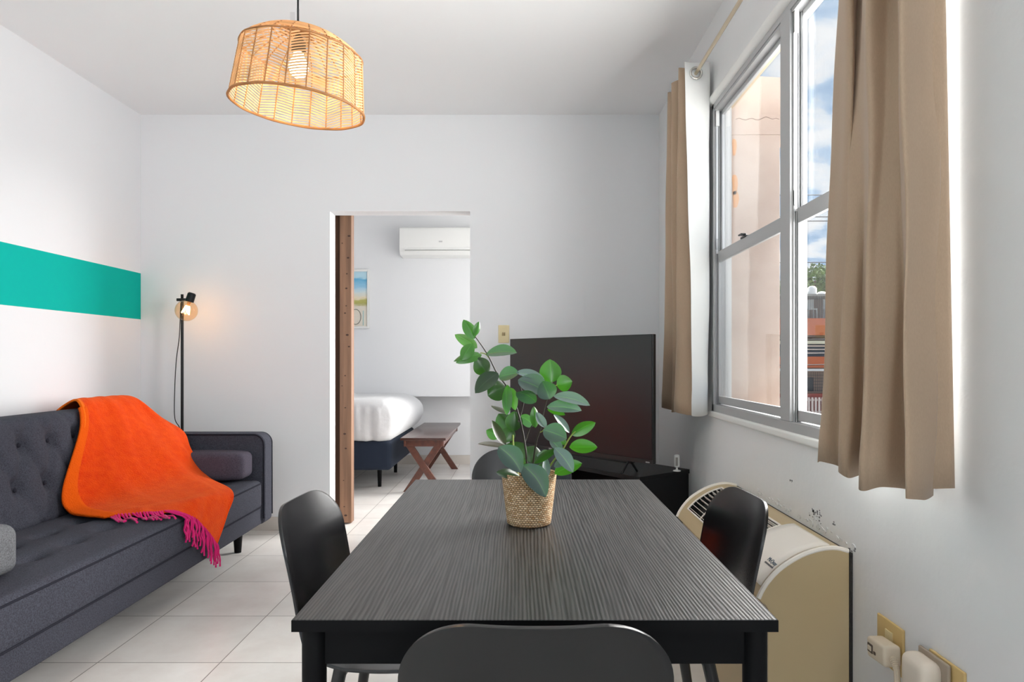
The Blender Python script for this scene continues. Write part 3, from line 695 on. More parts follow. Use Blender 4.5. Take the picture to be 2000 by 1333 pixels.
# seat cushion with tufts
tufts = [(-1.75, y) for y in (2.18, 2.40, 2.62, 2.84, 3.06, 3.28, 3.50, 3.72)] + [(-1.93, y) for y in (2.29, 2.51, 2.73, 2.95, 3.17, 3.39, 3.61)]
sx0, sx1, sy0, sy1 = -2.12, SXF + .006, 1.872, 3.988
def seatfn(q):
    x = q.x + (sx0 + sx1) / 2; y = q.y + (sy0 + sy1) / 2
    if q.z > 0:
        k = q.z / .09; d = 0
        for (tx, ty) in tufts:
            r2 = (x - tx) ** 2 + ((y - ty)) ** 2; d += .022 * math.exp(-r2 / .0016) + .014 * math.exp(-((x - tx) ** 2) / .0010 - ((y - ty) ** 2) / .006)
        q = Vector((q.x, q.y, q.z + k * (.012 * (1 - ((x - (sx0 + sx1) / 2) / ((sx1 - sx0) / 2)) ** 2) - min(d, .030))))
    return q
b = MB().rbox(((sx0 + sx1) / 2, (sy0 + sy1) / 2, .333), ((sx1 - sx0) / 2, (sy1 - sy0) / 2, .084), .03, 6, seatfn, dens=(40, 130, 4)); seat = b.build('seat_cushion', SOFA, sf, angle=70)
b = MB()
for z, x in ((.400, sx1 - .003), (.262, sx1 - .003)): b.tube([(x, sy0 + .02, z), (x, sy1 - .02, z)], .0045, 8)
b.build('piping', SOFAD, seat)
for tx, ty in tufts:
    if -1.8 < tx: MB().lathe([(.001, .006), (.008, .004), (.011, 0), (.008, -.004)], 14, (tx, ty, .401)).build('button', SOFAD, seat)
# back with diamond tufts
bt = [(y, .755) for y in [2.05 + .18 * k for k in range(11)]] + [(y, .575) for y in [2.14 + .18 * k for k in range(10)]]
by0, by1 = 1.87, 3.99
BTH, BHZ = .075, .235
def backfn(q):
    y = q.y + (by0 + by1) / 2; z = q.z + .64
    if q.x > 0:
        d = 0
        for (ty, tz) in bt:
            r2 = (y - ty) ** 2 + (z - tz) ** 2; d += .032 * math.exp(-r2 / .0013)
            for (a, c) in ((.09, .18), (-.09, .18), (.09, -.18), (-.09, -.18)):
                ex, ez = y - ty, z - tz; Ls = a * a + c * c; t = (ex * a + ez * c) / Ls
                if 0 < t < 1:
                    dd = (ex - a * t) ** 2 + (ez - c * t) ** 2; d += .009 * math.exp(-dd / .0004)
        q = Vector((q.x + (q.x / BTH) * (.012 - min(d, .042)), q.y, q.z))
    # lean back
    q = Vector((q.x - (q.z) * .28, q.y, q.z))
    return q
b = MB().rbox((-2.225, (by0 + by1) / 2, .64), (BTH, (by1 - by0) / 2, BHZ), .035, 6, backfn, dens=(3, 170, 26)); bk = b.build('backrest', SOFA, sf, angle=70)
for ty, tz in bt:
    MB().lathe([(.001, .006), (.008, .004), (.011, 0)], 14, (-2.225 + BTH - .017 - (tz - .64) * .28, ty, tz), Matrix.Rotation(PI / 2, 3, 'Y')).build('button', SOFAD, bk)
b = MB().rbox((-2.42, (SY0 + SY1) / 2, .50), (.075, (SY1 - SY0) / 2 - .13, .355), .03, 4); b.build('back_frame', SOFA, sf)
for x in (-1.66, -2.36):
    for y in (1.90, 3.95):
        MB().tube([(x, y, .158), (x, y, 0)], 0, 20, rs=[.030, .019]).build('leg', BLACKW, sf)
# bolsters
def bolster(loc, h, m, label):
    t = thing('bolster_cushion', (loc[0], loc[1], loc[2] - h[2]), label, 'cushion')
    def fn(q):
        e = abs(q.x) / h[0]; k = 1 - .12 * max(0, (e - .75) / .25)
        return Vector((q.x, q.y * k, q.z * k))
    b = MB().rbox(loc, h, min(h[1], h[2]) * .45, 6, fn); o = b.build('cover', m, t, angle=70)
    return t
bolster((-1.875, 3.895, .520), (.30, .088, .082), BOLSTD, 'dark square-edged bolster cushion against the far armrest, partly under the throw')
bolster((-1.95, 2.07, .515), (.31, .16, .085), BOLST, 'light grey bolster cushion at the near end of the sofa, cut by the photo edge')
# throw
G = [[(-2.49, 3.50, .80), (-2.49, 3.62, .80), (-2.49, 3.74, .80), (-2.49, 3.86, .80), (-2.46, 3.98, .80)],
     [(-2.37, 3.49, .898), (-2.37, 3.62, .905), (-2.36, 3.75, .905), (-2.34, 3.88, .900), (-2.30, 3.985, .865)],
     [(-2.235, 3.40, .925), (-2.235, 3.55, .925), (-2.225, 3.70, .922), (-2.205, 3.85, .912), (-2.15, 3.985, .790)],
     [(-2.165, 3.335, .800), (-2.155, 3.48, .812), (-2.12, 3.65, .815), (-2.09, 3.83, .79), (-1.985, 3.965, .712)],
     [(-2.085, 3.10, .545), (-2.04, 3.30, .60), (-1.99, 3.49, .635), (-1.94, 3.69, .655), (-1.885, 3.86, .620)],
     [(-2.02, 3.045, .458), (-1.93, 3.22, .485), (-1.86, 3.40, .505), (-1.80, 3.62, .52), (-1.775, 3.81, .48)],
     [(-1.90, 2.98, .452), (-1.77, 3.10, .460), (-1.67, 3.25, .465), (-1.575, 3.42, .466), (-1.515, 3.54, .440)],
     [(-1.85, 2.96, .453), (-1.715, 3.04, .462), (-1.605, 3.14, .466), (-1.520, 3.29, .440), (-1.496, 3.43, .335)],
     [(-1.80, 2.945, .450), (-1.665, 2.985, .452), (-1.56, 3.05, .443), (-1.503, 3.19, .345), (-1.500, 3.33, .215)]]
def throwfn(u, v):
    rows = [spline(r, u) for r in G]
    p = spline(rows, v)
    f = .007 * math.sin(u * 15 + v * 5) * (.3 + .7 * v) + .004 * math.sin(u * 31 - v * 13)
    n = Vector((.75, -.25, .6))
    return p + n * max(f, -.002)
thr = thing('throw_blanket', (-1.9, 3.4, .45), 'orange fluffy throw with pink fringe draped over the far end of the sofa', 'blanket')
def throw_mat():
    m = mat('orange_mohair', srgb(238, 82, 14), .95, bump=(160, 1.0, .006), spec=.1, sheen=.3)
    N = m.node_tree.nodes; L = m.node_tree.links; b = N['Principled BSDF']
    b.inputs['Sheen Tint'].default_value = (1, .45, .15, 1)
    t = N.new('ShaderNodeTexCoord'); s = N.new('ShaderNodeSeparateXYZ'); L.new(t.outputs['UV'], s.inputs[0])
    n = N.new('ShaderNodeTexNoise'); n.inputs['Scale'].default_value = 26; n.inputs['Detail'].default_value = 9; n.inputs['Roughness'].default_value = .7; L.new(t.outputs['Object'], n.inputs['Vector'])
    r = N.new('ShaderNodeValToRGB'); r.color_ramp.elements[0].position = .3; r.color_ramp.elements[1].position = .7
    r.color_ramp.elements[0].color = (*srgb(216, 52, 10), 1); r.color_ramp.elements[1].color = (*srgb(232, 78, 14), 1); L.new(n.outputs['Fac'], r.inputs[0])
    mp = N.new('ShaderNodeMapRange'); mp.inputs['From Min'].default_value = .05; mp.inputs['From Max'].default_value = .075; mp.inputs['To Min'].default_value = 1; mp.inputs['To Max'].default_value = 0; L.new(s.outputs['X'], mp.inputs['Value'])
    x = N.new('ShaderNodeMix'); x.data_type = 'RGBA'; x.inputs[7].default_value = (*srgb(240, 108, 14), 1); L.new(mp.outputs[0], x.inputs[0]); L.new(r.outputs[0], x.inputs[6])
    L.new(x.outputs[2], b.inputs['Base Color'])
    return m
THROW = throw_mat()
nu, nv = 70, 110
b = MB().grid(throwfn, nu, nv)
me = bpy.data.meshes.new('blanket_cloth'); me.from_pydata([Vector(v) - Vector(thr['_o']) for v in b.v], [], b.f); me.materials.append(THROW)
uv = me.uv_layers.new(name='UVMap')
for p in me.polygons:
    p.use_smooth = True
    for li in p.loop_indices:
        vi = me.loops[li].vertex_index; uv.data[li].uv = ((vi % (nu + 1)) / nu, (vi // (nu + 1)) / nv)
o = bpy.data.objects.new('blanket_cloth', me); C.objects.link(o); o.parent = thr
md = o.modifiers.new('thickness', 'SOLIDIFY'); md.thickness = .012; md.offset = 1
md = o.modifiers.new('smooth', 'SUBSURF'); md.levels = 1; md.render_levels = 1
# the folded under-layer that shows along the left edge
def under(u, v):
    p = throwfn(u * .08, .30 + v * .70); return p + Vector((-.006, -.020 - .01 * math.sin(v * PI), -.005)) * (1 - u)
b = MB().grid(under, 6, 60); o = b.build('folded_layer', mat('light_orange_mohair', srgb(232, 92, 12), .95, bump=(160, 1, .006), spec=.1), thr, solid=.010)
PINK = mat('magenta_wool', srgb(208, 10, 108), .9, bump=(500, .6, .001), sheen=.3)
b = MB(); rnd = random.Random(3)
for k in range(46):
    u = .02 + .98 * k / 45; p = throwfn(u, .995) ; p.z -= 0
    jit = Vector((rnd.uniform(-.01, .01), rnd.uniform(-.012, .012), 0)); Lf = rnd.uniform(.10, .15)
    pts = [p + Vector((-.004, 0, 0))]
    if p.z > .40 and p.x < -1.60:      # lies on the seat, then maybe reaches the edge
        dirv = Vector((.75, -.55 + rnd.uniform(-.4, .3), 0)).normalized()
        for s_ in range(1, 6):
            q = p + dirv * Lf * .75 * s_ / 5 + jit * s_ / 5; q.z = .437 + .004 * math.sin(s_ + k)
            if q.x > -1.525: q.z -= (q.x + 1.525) * 1.2; q.x = -1.520
            pts.append(q)
    else:
        for s_ in range(1, 6):
            q = p + Vector((0, 0, -Lf * s_ / 5)) + jit * s_ / 5 + Vector((.0, .004 * math.sin(s_ * 2 + k), 0))
            q.x = max(q.x, -1.512 + rnd.uniform(0, .012)); pts.append(q)
    q = curve_pts(pts, 12)
    b.tube(q, .0038, 6, rs=[.0042 + .0007 * math.sin(i * 2.3) for i in range(13)])
b.build('fringe', PINK, thr)

# ------------------------------------------------------------------ floor lamp behind the sofa arm
LX, LY = -2.152, 4.28
fl = thing('floor_lamp', (LX, LY, 0), 'slim black floor lamp with a glowing globe bulb, behind the sofa', 'lamp')
MB().lathe([(.001, 0), (.12, 0), (.12, .012), (.115, .018), (.001, .020)], 32, (LX, LY, 0)).build('base', METALB, fl)
MB().tube([(LX, LY, .018), (LX, LY, 1.545)], .0085, 14).build('pole', METALB, fl)
zc = 1.13 - (586 - 703) * LY / F
MB().box((LX - .032, LY - .012, zc - .009), (LX + .05, LY + .004, zc + .009)).build('arm', METALB, fl, smooth=False, bevel=.003)
gc = P(364, 607, 4.24); top = P(374, 577, 4.24)
axs = (top - gc).normalized(); Mx = axs.to_track_quat('Z', 'Y').to_matrix()
MB().lathe([(.001, .118), (.018, .117), (.0245, .110), (.0255, .06), (.001, .06)], 24, tuple(gc), Mx).build('socket', METALB, fl)
RB = .066
MB().lathe([(RB * math.sin(PI * k / 22) + .0005, -RB * math.cos(PI * k / 22)) for k in range(21)] + [(.018, RB)], 36, tuple(gc), Mx).build('globe_bulb', BULBGLASS, fl)
FIL = mat('glowing_filament', (1, .6, .3), .5, emit=((1, .62, .28), 28))
b = MB()
for k in range(7):
    a = 2 * PI * k / 7; a2 = 2 * PI * (k + .5) / 7
    b.tube([gc + Mx @ Vector((.012 * math.cos(a), .012 * math.sin(a), .03)), gc + Mx @ Vector((.024 * math.cos(a), .024 * math.sin(a), -.02)), gc + Mx @ Vector((.012 * math.cos(a2), .012 * math.sin(a2), .03))], .0016, 6)
b.build('filament', FIL, fl)
MB().lathe([(.001, .06), (.012, .06), (.009, .032), (.001, .03)], 16, tuple(gc), Mx).build('bulb_stem', mat('amber_glass_stem', (.7, .4, .2), .3), fl)
cord = [(LX - .012, LY + .006, zc - .02), (-2.175, LY + .01, 1.28), (-2.195, LY + .012, 1.13), (-2.205, LY + .012, .95), (-2.205, LY + .012, .76), (-2.17, LY + .01, .68), (-2.166, LY + .008, .5), (-2.17, LY + .01, .03)]
MB().tube(curve_pts(cord, 60), .0028, 8).build('cord', METALB, fl)
light('floor_lamp_glow', 'POINT', tuple(gc), (0, 0, -1), .32, (1, .66, .36), shadow_soft_size=.025)

# ------------------------------------------------------------------ pendant lamp
PD = 2.10; pcn = P(582, 210, PD); RX = (582 - 1018) * PD / F
pl = thing('pendant_lamp', (RX, PD, 2.755), 'woven rattan pendant lamp shade hanging from the ceiling, lit', 'lamp')
def rattan(name, c, tr):
    m = bpy.data.materials.new(name); m.use_nodes = True; N = m.node_tree.nodes; L = m.node_tree.links; b = N['Principled BSDF']
    t = N.new('ShaderNodeTexCoord'); n = N.new('ShaderNodeTexNoise'); n.inputs['Scale'].default_value = 18; n.inputs['Detail'].default_value = 4; L.new(t.outputs['Object'], n.inputs['Vector'])
    r = N.new('ShaderNodeValToRGB'); r.color_ramp.elements[0].position = .35; r.color_ramp.elements[1].position = .65
    r.color_ramp.elements[0].color = (*[q * .75 for q in c], 1); r.color_ramp.elements[1].color = (*[min(1, q * 1.15) for q in c], 1)
    L.new(n.outputs['Fac'], r.inputs[0]); L.new(r.outputs[0], b.inputs['Base Color']); b.inputs['Roughness'].default_value = .6
    ts = N.new('ShaderNodeBsdfTranslucent'); ts.inputs[0].default_value = (*tr, 1); mi = N.new('ShaderNodeMixShader'); mi.inputs[0].default_value = .35
    L.new(b.outputs[0], mi.inputs[1]); L.new(ts.outputs[0], mi.inputs[2]); L.new(mi.outputs[0], N['Material Output'].inputs[0])
    return m
RAT = rattan('raffia', srgb(238, 202, 150), (.88, .66, .40)); RATD = rattan('raffia_rib', srgb(186, 138, 88), (.7, .4, .18))
tilt = Matrix.Rotation(math.radians(5.2), 3, 'Y') @ Matrix.Rotation(math.radians(1.5), 3, 'X')
sh0 = Vector((RX, PD, 1.913))
HD, RBm, RTp, HC = .168, .203, .184, .236
def shp(a, h):        # h 0..1 along the drum, 1..2 over the dome
    if h <= 1:
        r = RBm + (RTp - RBm) * h; z = HD * h
        r *= 1 - .012 * (1 - math.cos(a * 11)) * .5
    else:
        k = h - 1; r = RTp * (1 - k) + .028 * k; z = HD + (HC - HD) * math.sin(k * PI / 2) ** .9
        r *= 1 + .04 * math.sin(k * PI)
    return sh0 + tilt @ Vector((r * math.cos(a), r * math.sin(a), z))
NP = 22
bw = MB(); br_ = MB()
def strip(bm, pts, w_, th, a0):
    # flat strand following pts on the drum; width measured along height
    vs = []; fs = []
    c = sh0 + tilt @ Vector((0, 0, .1))
    for p in pts:
        rad = (p - c); ax = tilt @ Vector((0, 0, 1)); rad = (rad - ax * rad.dot(ax)).normalized()
        for (i_, j_) in ((-1, -1), (1, -1), (1, 1), (-1, 1)): vs.append(p + ax * (w_ / 2 * i_) + rad * (th / 2 * j_))
    n = len(pts)
    for k in range(n - 1):
        for j in range(4):
            j2 = (j + 1) % 4; fs.append((k * 4 + j, k * 4 + j2, (k + 1) * 4 + j2, (k + 1) * 4 + j))
    fs += [(0, 1, 2, 3), tuple(reversed([(n - 1) * 4 + j for j in range(4)]))]
    bm.add(vs, fs)
NS = 20; rnd = random.Random(11)
for i in range(NP):
    a0 = 2 * PI * i / NP; a1 = 2 * PI * (i + 1) / NP
    sl = (.10 if i % 2 else -.10) * (1 if i % 4 < 2 else .25)
    dens = 1.0 if 3 <= i <= 19 else 1
    for k in range(NS + 3):
        h = (k - 1 + .5) / NS; wv = .0040 + rnd.uniform(-.0006, .0012)
        pts = []
        for q in range(5):
            t = q / 4; hh = h + sl * (t - .5) + .006 * math.sin(t * PI)
            if hh < .012 or hh > .99: pts.append(None); continue
            pts.append(shp(a0 + (a1 - a0) * t, hh))
        pts = [p for p in pts if p is not None]
        if len(pts) > 1: strip(bw, pts, wv, .0015, a0)
    for k in range(9):
        h = 1.01 + .95 * k / 9
        pts = [shp(a0 + (a1 - a0) * t / 3, min(1.97, h + (.02 if i % 2 else -.02) * (t / 3 - .5))) for t in range(4)]
        strip(bw, pts, .004 + .002 * (k / 9), .0015, a0)
    br_.tube([shp(a0, h / 6) for h in range(7)] + [shp(a0, 1 + h / 6) for h in range(1, 7)], .0022, 6)
    if False: pass
shade = bw.build('lamp_shade', RAT, pl, smooth=False)
br_.build('rib', RATD, shade)
b = MB().tube([shp(2 * PI * k / 66, .008) for k in range(67)], .0042, 8, cap=False).tube([shp(2 * PI * k / 66, 1.0) for k in range(67)], .003, 8, cap=False)
b.build('rim', RATD, shade)
b = MB().tube([shp(2 * PI * k / 30, 1.99) for k in range(31)], .004, 8, cap=False).lathe([(.001, 0), (.03, 0), (.03, .003), (.001, .003)], 20, tuple(sh0 + tilt @ Vector((0, 0, HC - .002))), tilt); b.build('crown', RATD, shade)
ctop = sh0 + tilt @ Vector((0, 0, HC))
MB().tube([(RX, PD, 2.755 - .02), (RX, PD, 2.138)], .003, 8).build('cord', METALB, pl)
MB().lathe([(.001, 0), (.05, 0), (.05, -.02), (.045, -.03), (.001, -.032)], 24, (RX, PD, 2.755)).build('canopy', METALB, pl)
MB().tube([(RX, PD, ctop.z + .075), (RX, PD, ctop.z + .02)], .0052, 8).box((RX - .024, PD - .001, ctop.z + .03), (RX - .010, PD + .001, ctop.z + .065)).build('cord_grip', CLEAR, pl)
bc = Vector((RX + .002, PD, 2.040))
MB().lathe([(.001, .102), (.010, .10), (.014, .088), (.022, .080), (.022, .05), (.017, .045), (.001, .045)], 24, tuple(bc)).build('socket', METALB, pl)
MB().lathe([(.001, -.032), (.012, -.030), (.024, -.020), (.030, 0), (.027, .016), (.017, .034), (.015, .048), (.001, .048)], 28, tuple(bc)).build('bulb', mat('lit_bulb', (1, .85, .6), .4, emit=((1, .80, .50), 7)), pl)
light('pendant_glow', 'POINT', (RX, PD, 2.0), (0, 0, -1), 2.3, (1, .66, .36), shadow_soft_size=.03)

# ------------------------------------------------------------------ television and its stand
uT = Vector((-.666, .746, 0)); wT = Vector((.746, .666, 0))     # along the screen, and away from the viewer
tv0 = Vector((.644, 3.30, 0)); TW, TZ0, TZ1 = 1.072, .616, 1.256
rt = math.atan2(uT.y, uT.x)
def place(root, ang): root.rotation_euler = (0, 0, ang)
ctr = tv0 + uT * TW / 2
tv = thing('television', (ctr.x, ctr.y, .55), 'large black flat-screen television, turned off, on the stand in the corner', 'television', rz=rt)
tv['_o'] = (0, 0, 0)   # parts below are written in the set's own axes: x along the screen, -y the screen side
# local: +x along uT, +y = rot90(uT) = (-.746,-.666) -> toward the viewer
MB().rbox((0, -.014, (TZ0 + TZ1) / 2 - .55), (TW / 2, .012, (TZ1 - TZ0) / 2), .003, 2).build('casing', mat('tv_casing', (.012, .012, .012), .35), tv)
MB().rbox((0, -.038, .22), (TW / 2 * .72, .022, .17), .012, 2).build('rear_housing', mat('tv_rear_plastic', (.015, .015, .015), .5), tv)
SCR = mat('tv_screen', (.007, .007, .008), .32, spec=.7)
MB().box((-TW / 2 + .006, -.003, .066 + .022), (TW / 2 - .006, .0005, TZ1 - .55 - .006)).build('screen', SCR, tv, smooth=False)
MB().box((-TW / 2 + .001, -.003, .0665), (TW / 2 - .001, .0015, .086)).build('bezel', mat('tv_bezel', (.02, .02, .02), .35), tv, smooth=False)
for lx in (-TW / 2 + .03, 0.18):
    MB().box((lx - .012, .0016, .071), (lx + .012, .0026, .077)).build('logo', mat('grey_mark', (.35, .35, .35), .4), tv, smooth=False)
for sx in (-.38, .38):
    b = MB(); b.tube([(sx, -.014, .075), (sx, .05, .006)], .006, 8).tube([(sx, -.014, .075), (sx, -.075, .006)], .006, 8); b.build('foot', METALB, tv)
uC = Vector((-.62, .785, 0)).normalized(); wC = Vector((.785, .62, 0)).normalized()
A0 = Vector((.585, 3.325, 0)); CL, CW, CHh = 1.10, .39, .55
cc = A0 + uC * CL / 2 + wC * CW / 2
cb = thing('tv_stand', (cc.x, cc.y, 0), 'low black television stand set across the corner', 'cabinet', rz=math.atan2(uC.y, uC.x)); cb['_o'] = (0, 0, 0)
hx, hy = CL / 2, CW / 2
MB().box((-hx, -hy, CHh - .022), (hx, hy, CHh)).build('top', BLACKCAB, cb, smooth=False, bevel=.0015)
MB().box((-hx + .004, -hy + .003, .0), (-hx + .024, hy - .004, CHh - .0225)).build('side_panel', BLACKCAB, cb, smooth=False, bevel=.001)
MB().box((hx - .024, -hy + .003, .0), (hx - .004, hy - .004, CHh - .0225)).build('side_panel', BLACKCAB, cb, smooth=False, bevel=.001)
MB().box((-hx + .0245, -hy + .003, .0), (hx - .0245, -hy + .012, CHh - .023)).build('back_panel', BLACKCAB, cb, smooth=False)
MB().box((-hx + .0245, -hy + .013, .33), (hx - .0245, hy - .01, .348)).build('shelf', BLACKCAB, cb, smooth=False)
MB().box((-hx + .0245, -hy + .013, .04), (hx - .0245, hy - .01, .058)).build('bottom_panel', BLACKCAB, cb, smooth=False)
for s_ in (-1, 1):
    d_ = MB().box((s_ * hx * .5 - hx * .5 + .027, hy - .018, .06), (s_ * hx * .5 + hx * .5 - .027, hy - .002, .326)).build('drawer_front', BLACKCAB, cb, smooth=False, bevel=.001)
    MB().rbox((s_ * hx * .5, hy + .006, .28), (.05, .007, .004), .0035, 2).build('handle', METALB, d_)
# white sensor-like gadget on the stand
g0 = P(1322, 916, 3.50); g0.z = CHh
gd = thing('webcam', (g0.x, g0.y, CHh), 'small white oval gadget on its little stand, on the television stand by the right wall', 'camera')
MB().lathe([(.001, .001), (.020, .001), (.020, .005), (.006, .009), (.004, .022), (.001, .022)], 20, (g0.x, g0.y, CHh)).build('base', WHITEP, gd)
b = MB().rbox((g0.x, g0.y, CHh + .054), (.015, .011, .034), .0105, 3); b.build('body', WHITEP, gd)
MB().rbox((g0.x - .003, g0.y - .011, CHh + .052), (.006, .001, .022), .0009, 2).build('face_plate', mat('grey_lens', (.35, .33, .31), .3), gd)

# ------------------------------------------------------------------ heating and cooling unit
AY0, AY1 = 1.862, 2.845
ac = thing('wall_heater_unit', (.79, (AY0 + AY1) / 2, 0), 'beige floor-standing heating and cooling unit under the window', 'air conditioner')
pf = [(.905, .598), (.875, .606), (.845, .606), (.815, .600), (.78, .588), (.745, .569), (.712, .545), (.686, .517), (.668, .490), (.658, .468)]
NPF = len(pf) - 1
def pfp(t): q = spline([Vector((x, 0, z)) for x, z in pf], t); return q.x, q.z
body = [(.905, .012)] + [(.905, .596)] + [pfp(t / 20) for t in range(1, 21)] + [(.664, .460), (.676, .452), (.682, .44), (.682, .02), (.69, .012)]
# end caps and front panel as one casing, the top has an opening for the grille
yo0, yo1, t0, t1 = 2.14, 2.77, .30, .78
b = MB()
ts = sorted({0, t0, t1, 1, *[k / 24 for k in range(25)]}); ysg = [AY0, AY0 + .012, yo0, yo1, AY1 - .012, AY1]
for i in range(len(ts) - 1):
    for j in range(len(ysg) - 1):
        ta, tb2 = ts[i], ts[i + 1]; ya, yb = ysg[j], ysg[j + 1]
        if ya >= yo0 - 1e-6 and yb <= yo1 + 1e-6 and ta >= t0 - 1e-6 and tb2 <= t1 + 1e-6: continue
        (xa, za), (xb, zb2) = pfp(ta), pfp(tb2)
        b.add([(xa, ya, za), (xb, ya, zb2), (xb, yb, zb2), (xa, yb, za)], [(0, 1, 2, 3)])
low = [pfp(1), (.664, .460), (.678, .452), (.684, .442), (.684, .03), (.69, .012)]
for i in range(len(low) - 1):
    (xa, za), (xb, zb2) = low[i], low[i + 1]
    b.add([(xa, AY0, za), (xb, AY0, zb2), (xb, AY1, zb2), (xa, AY1, za)], [(0, 1, 2, 3)])
for y in (AY0, AY1):
    n = len(body); b.add([(x, y, z) for x, z in body], [tuple(range(n))])
b.add([(.905, AY0, .012), (.905, AY1, .012), (.905, AY1, .598), (.905, AY0, .598)], [(0, 1, 2, 3)])
cas = b.build('casing', BEIGEP, ac, angle=40)
# rim on both ends following the arch
for y, s_ in ((AY0, 1), (AY1, -1)):
    b = MB(); pp = [(pfp(t / 24)[0], y + s_ * .006, pfp(t / 24)[1] + .0005) for t in range(25)]
    b.tube(pp, .0075, 8); b.build('end_trim', BEIGEL, ac)
# grille well and slats
b = MB()
def off(t, d):
    x, z = pfp(t); x2, z2 = pfp(min(1, t + .01)); x1, z1 = pfp(max(0, t - .01)); tx, tz = x2 - x1, z2 - z1; l = math.hypot(tx, tz); return x - (-tz) / l * -d, z - (tx) / l * -d
def inn(t, d):
    x, z = pfp(t); x2, z2 = pfp(min(1, t + .01)); x1, z1 = pfp(max(0, t - .01)); tx, tz = (x2 - x1), (z2 - z1); l = math.hypot(tx, tz)
    nx, nz = tz / l, -tx / l            # outward normal
    if nz < 0: nx, nz = -nx, -nz
    return x - nx * d, z - nz * d
K = 10
for i in range(K):
    ta, tb2 = t0 + (t1 - t0) * i / K, t0 + (t1 - t0) * (i + 1) / K
    (xa, za), (xb, zb2) = inn(ta, .035), inn(tb2, .035)
    b.add([(xa, yo0, za), (xb, yo0, zb2), (xb, yo1, zb2), (xa, yo1, za)], [(0, 1, 2, 3)])
for t in (t0, t1):
    (xa, za), (xb, zb2) = inn(t, 0), inn(t, .035); b.add([(xa, yo0, za), (xb, yo0, zb2), (xb, yo1, zb2), (xa, yo1, za)], [(0, 1, 2, 3)])
for y in (yo0, yo1):
    b.add([(inn(t0 + (t1 - t0) * i / K, 0)[0], y, inn(t0 + (t1 - t0) * i / K, 0)[1]) for i in range(K + 1)] + [(inn(t0 + (t1 - t0) * (K - i) / K, .035)[0], y, inn(t0 + (t1 - t0) * (K - i) / K, .035)[1]) for i in range(K + 1)], [tuple(range(2 * K + 2))])
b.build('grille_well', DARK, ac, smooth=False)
b = MB()
for i in range(9):
    t = t0 + (t1 - t0) * (i + .5) / 9; (xa, za), (xb, zb2) = inn(t, .001), inn(t, .014)
    b.add([(xa - .0012, yo0, za), (xa + .0012, yo0, za), (xb + .0012, yo0, zb2), (xb - .0012, yo0, zb2), (xa - .0012, yo1, za), (xa + .0012, yo1, za), (xb + .0012, yo1, zb2), (xb - .0012, yo1, zb2)],
          [(0, 1, 2, 3), (4, 7, 6, 5), (0, 4, 5, 1), (1, 5, 6, 2), (2, 6, 7, 3), (3, 7, 4, 0)])
for y in (yo0 + .155, yo0 + .31, yo0 + .465):
    pts = [inn(t0 + (t1 - t0) * k / 8, .006) for k in range(9)]; b.tube([(x, y, z) for x, z in pts], .003, 6)
b.build('grille', BEIGEL, ac, smooth=False)
b = MB()   # frame round the opening
fr = [(*inn(t0 + (t1 - t0) * k / 10, -.001), yo0) for k in range(11)] + [(*inn(t1, -.001), yo1)] + [(*inn(t1 - (t1 - t0) * k / 10, -.001), yo1) for k in range(11)] + [(*inn(t0, -.001), yo0)]
b.tube([(x, y, z) for x, z, y in fr], .0035, 6); b.build('grille_frame', BEIGEL, ac)
# control door
b = MB()
dc0, dc1, dy0, dy1 = .16, .86, AY0 + .022, yo0 - .012
def door(u, v):
    x, z = inn(dc0 + (dc1 - dc0) * v, -.0035); return (x, dy0 + (dy1 - dy0) * u, z)
b.grid(door, 6, 20); cd = b.build('control_door', BEIGEL, ac, solid=.005)
b = MB(); pts = [(inn(.155, -.0005)[0], dy0, inn(.155, -.0005)[1]), (inn(.155, -.0005)[0], dy1, inn(.155, -.0005)[1])]; b.tube(pts, .0014, 6); b.build('hinge_seam', DARK, ac)
# logo on the control door
tL = .66; xq, zq = inn(tL, -.0065); xa, za = inn(tL - .05, 0); xb, zb2 = inn(tL + .05, 0)
e1 = Vector((0, -1, 0)); e2 = Vector((xa - xb, 0, za - zb2)).normalized(); e3 = e1.cross(e2)
Mt = Matrix(((e1.x, e2.x, e3.x, 0), (e1.y, e2.y, e3.y, 0), (e1.z, e2.z, e3.z, 0), (0, 0, 0, 1)))
LOGO = mat('blue_grey_print', srgb(70, 96, 112), .5); LOGO2 = mat('grey_print', srgb(95, 95, 95), .5)
aco = Vector(ac['_o'])
text_mesh('McQuay', 'lettering', .018, LOGO, ac, Matrix.Translation(Vector((xq, AY0 + .055, zq)) - aco + e2 * .006) @ Mt)
MB().add([Vector((xq, AY0 + .055, zq)) + e1 * a + e2 * c for a, c in ((-.030, -.010), (.030, -.010), (.030, -.005), (-.030, -.005))], [(0, 1, 2, 3)]).build('lettering_bar', LOGO2, ac, smooth=False, solid=.0008)
# peeling white sticker at the door's lower edge
def stick(u, v):
    x, z = inn(.80 + .10 * v, -.006 - .016 * v * v * (1 - .5 * u)); return (x, AY0 + .155 + .055 * u, z)
MB().grid(stick, 6, 8).build('peeling_label', mat('white_label', (.85, .85, .83), .4), ac, solid=.0006)
# front louvres at the far part
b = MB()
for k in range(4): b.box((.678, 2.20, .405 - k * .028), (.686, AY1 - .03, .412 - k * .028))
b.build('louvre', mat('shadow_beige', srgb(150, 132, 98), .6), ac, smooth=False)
b = MB(); b.box((.9055, AY0 - .006, .012), (.9125, AY1, .597)); b.build('wall_gap_shade', GAPSH, ac, smooth=False)  # dark strip painting the shade in the gap behind the unit

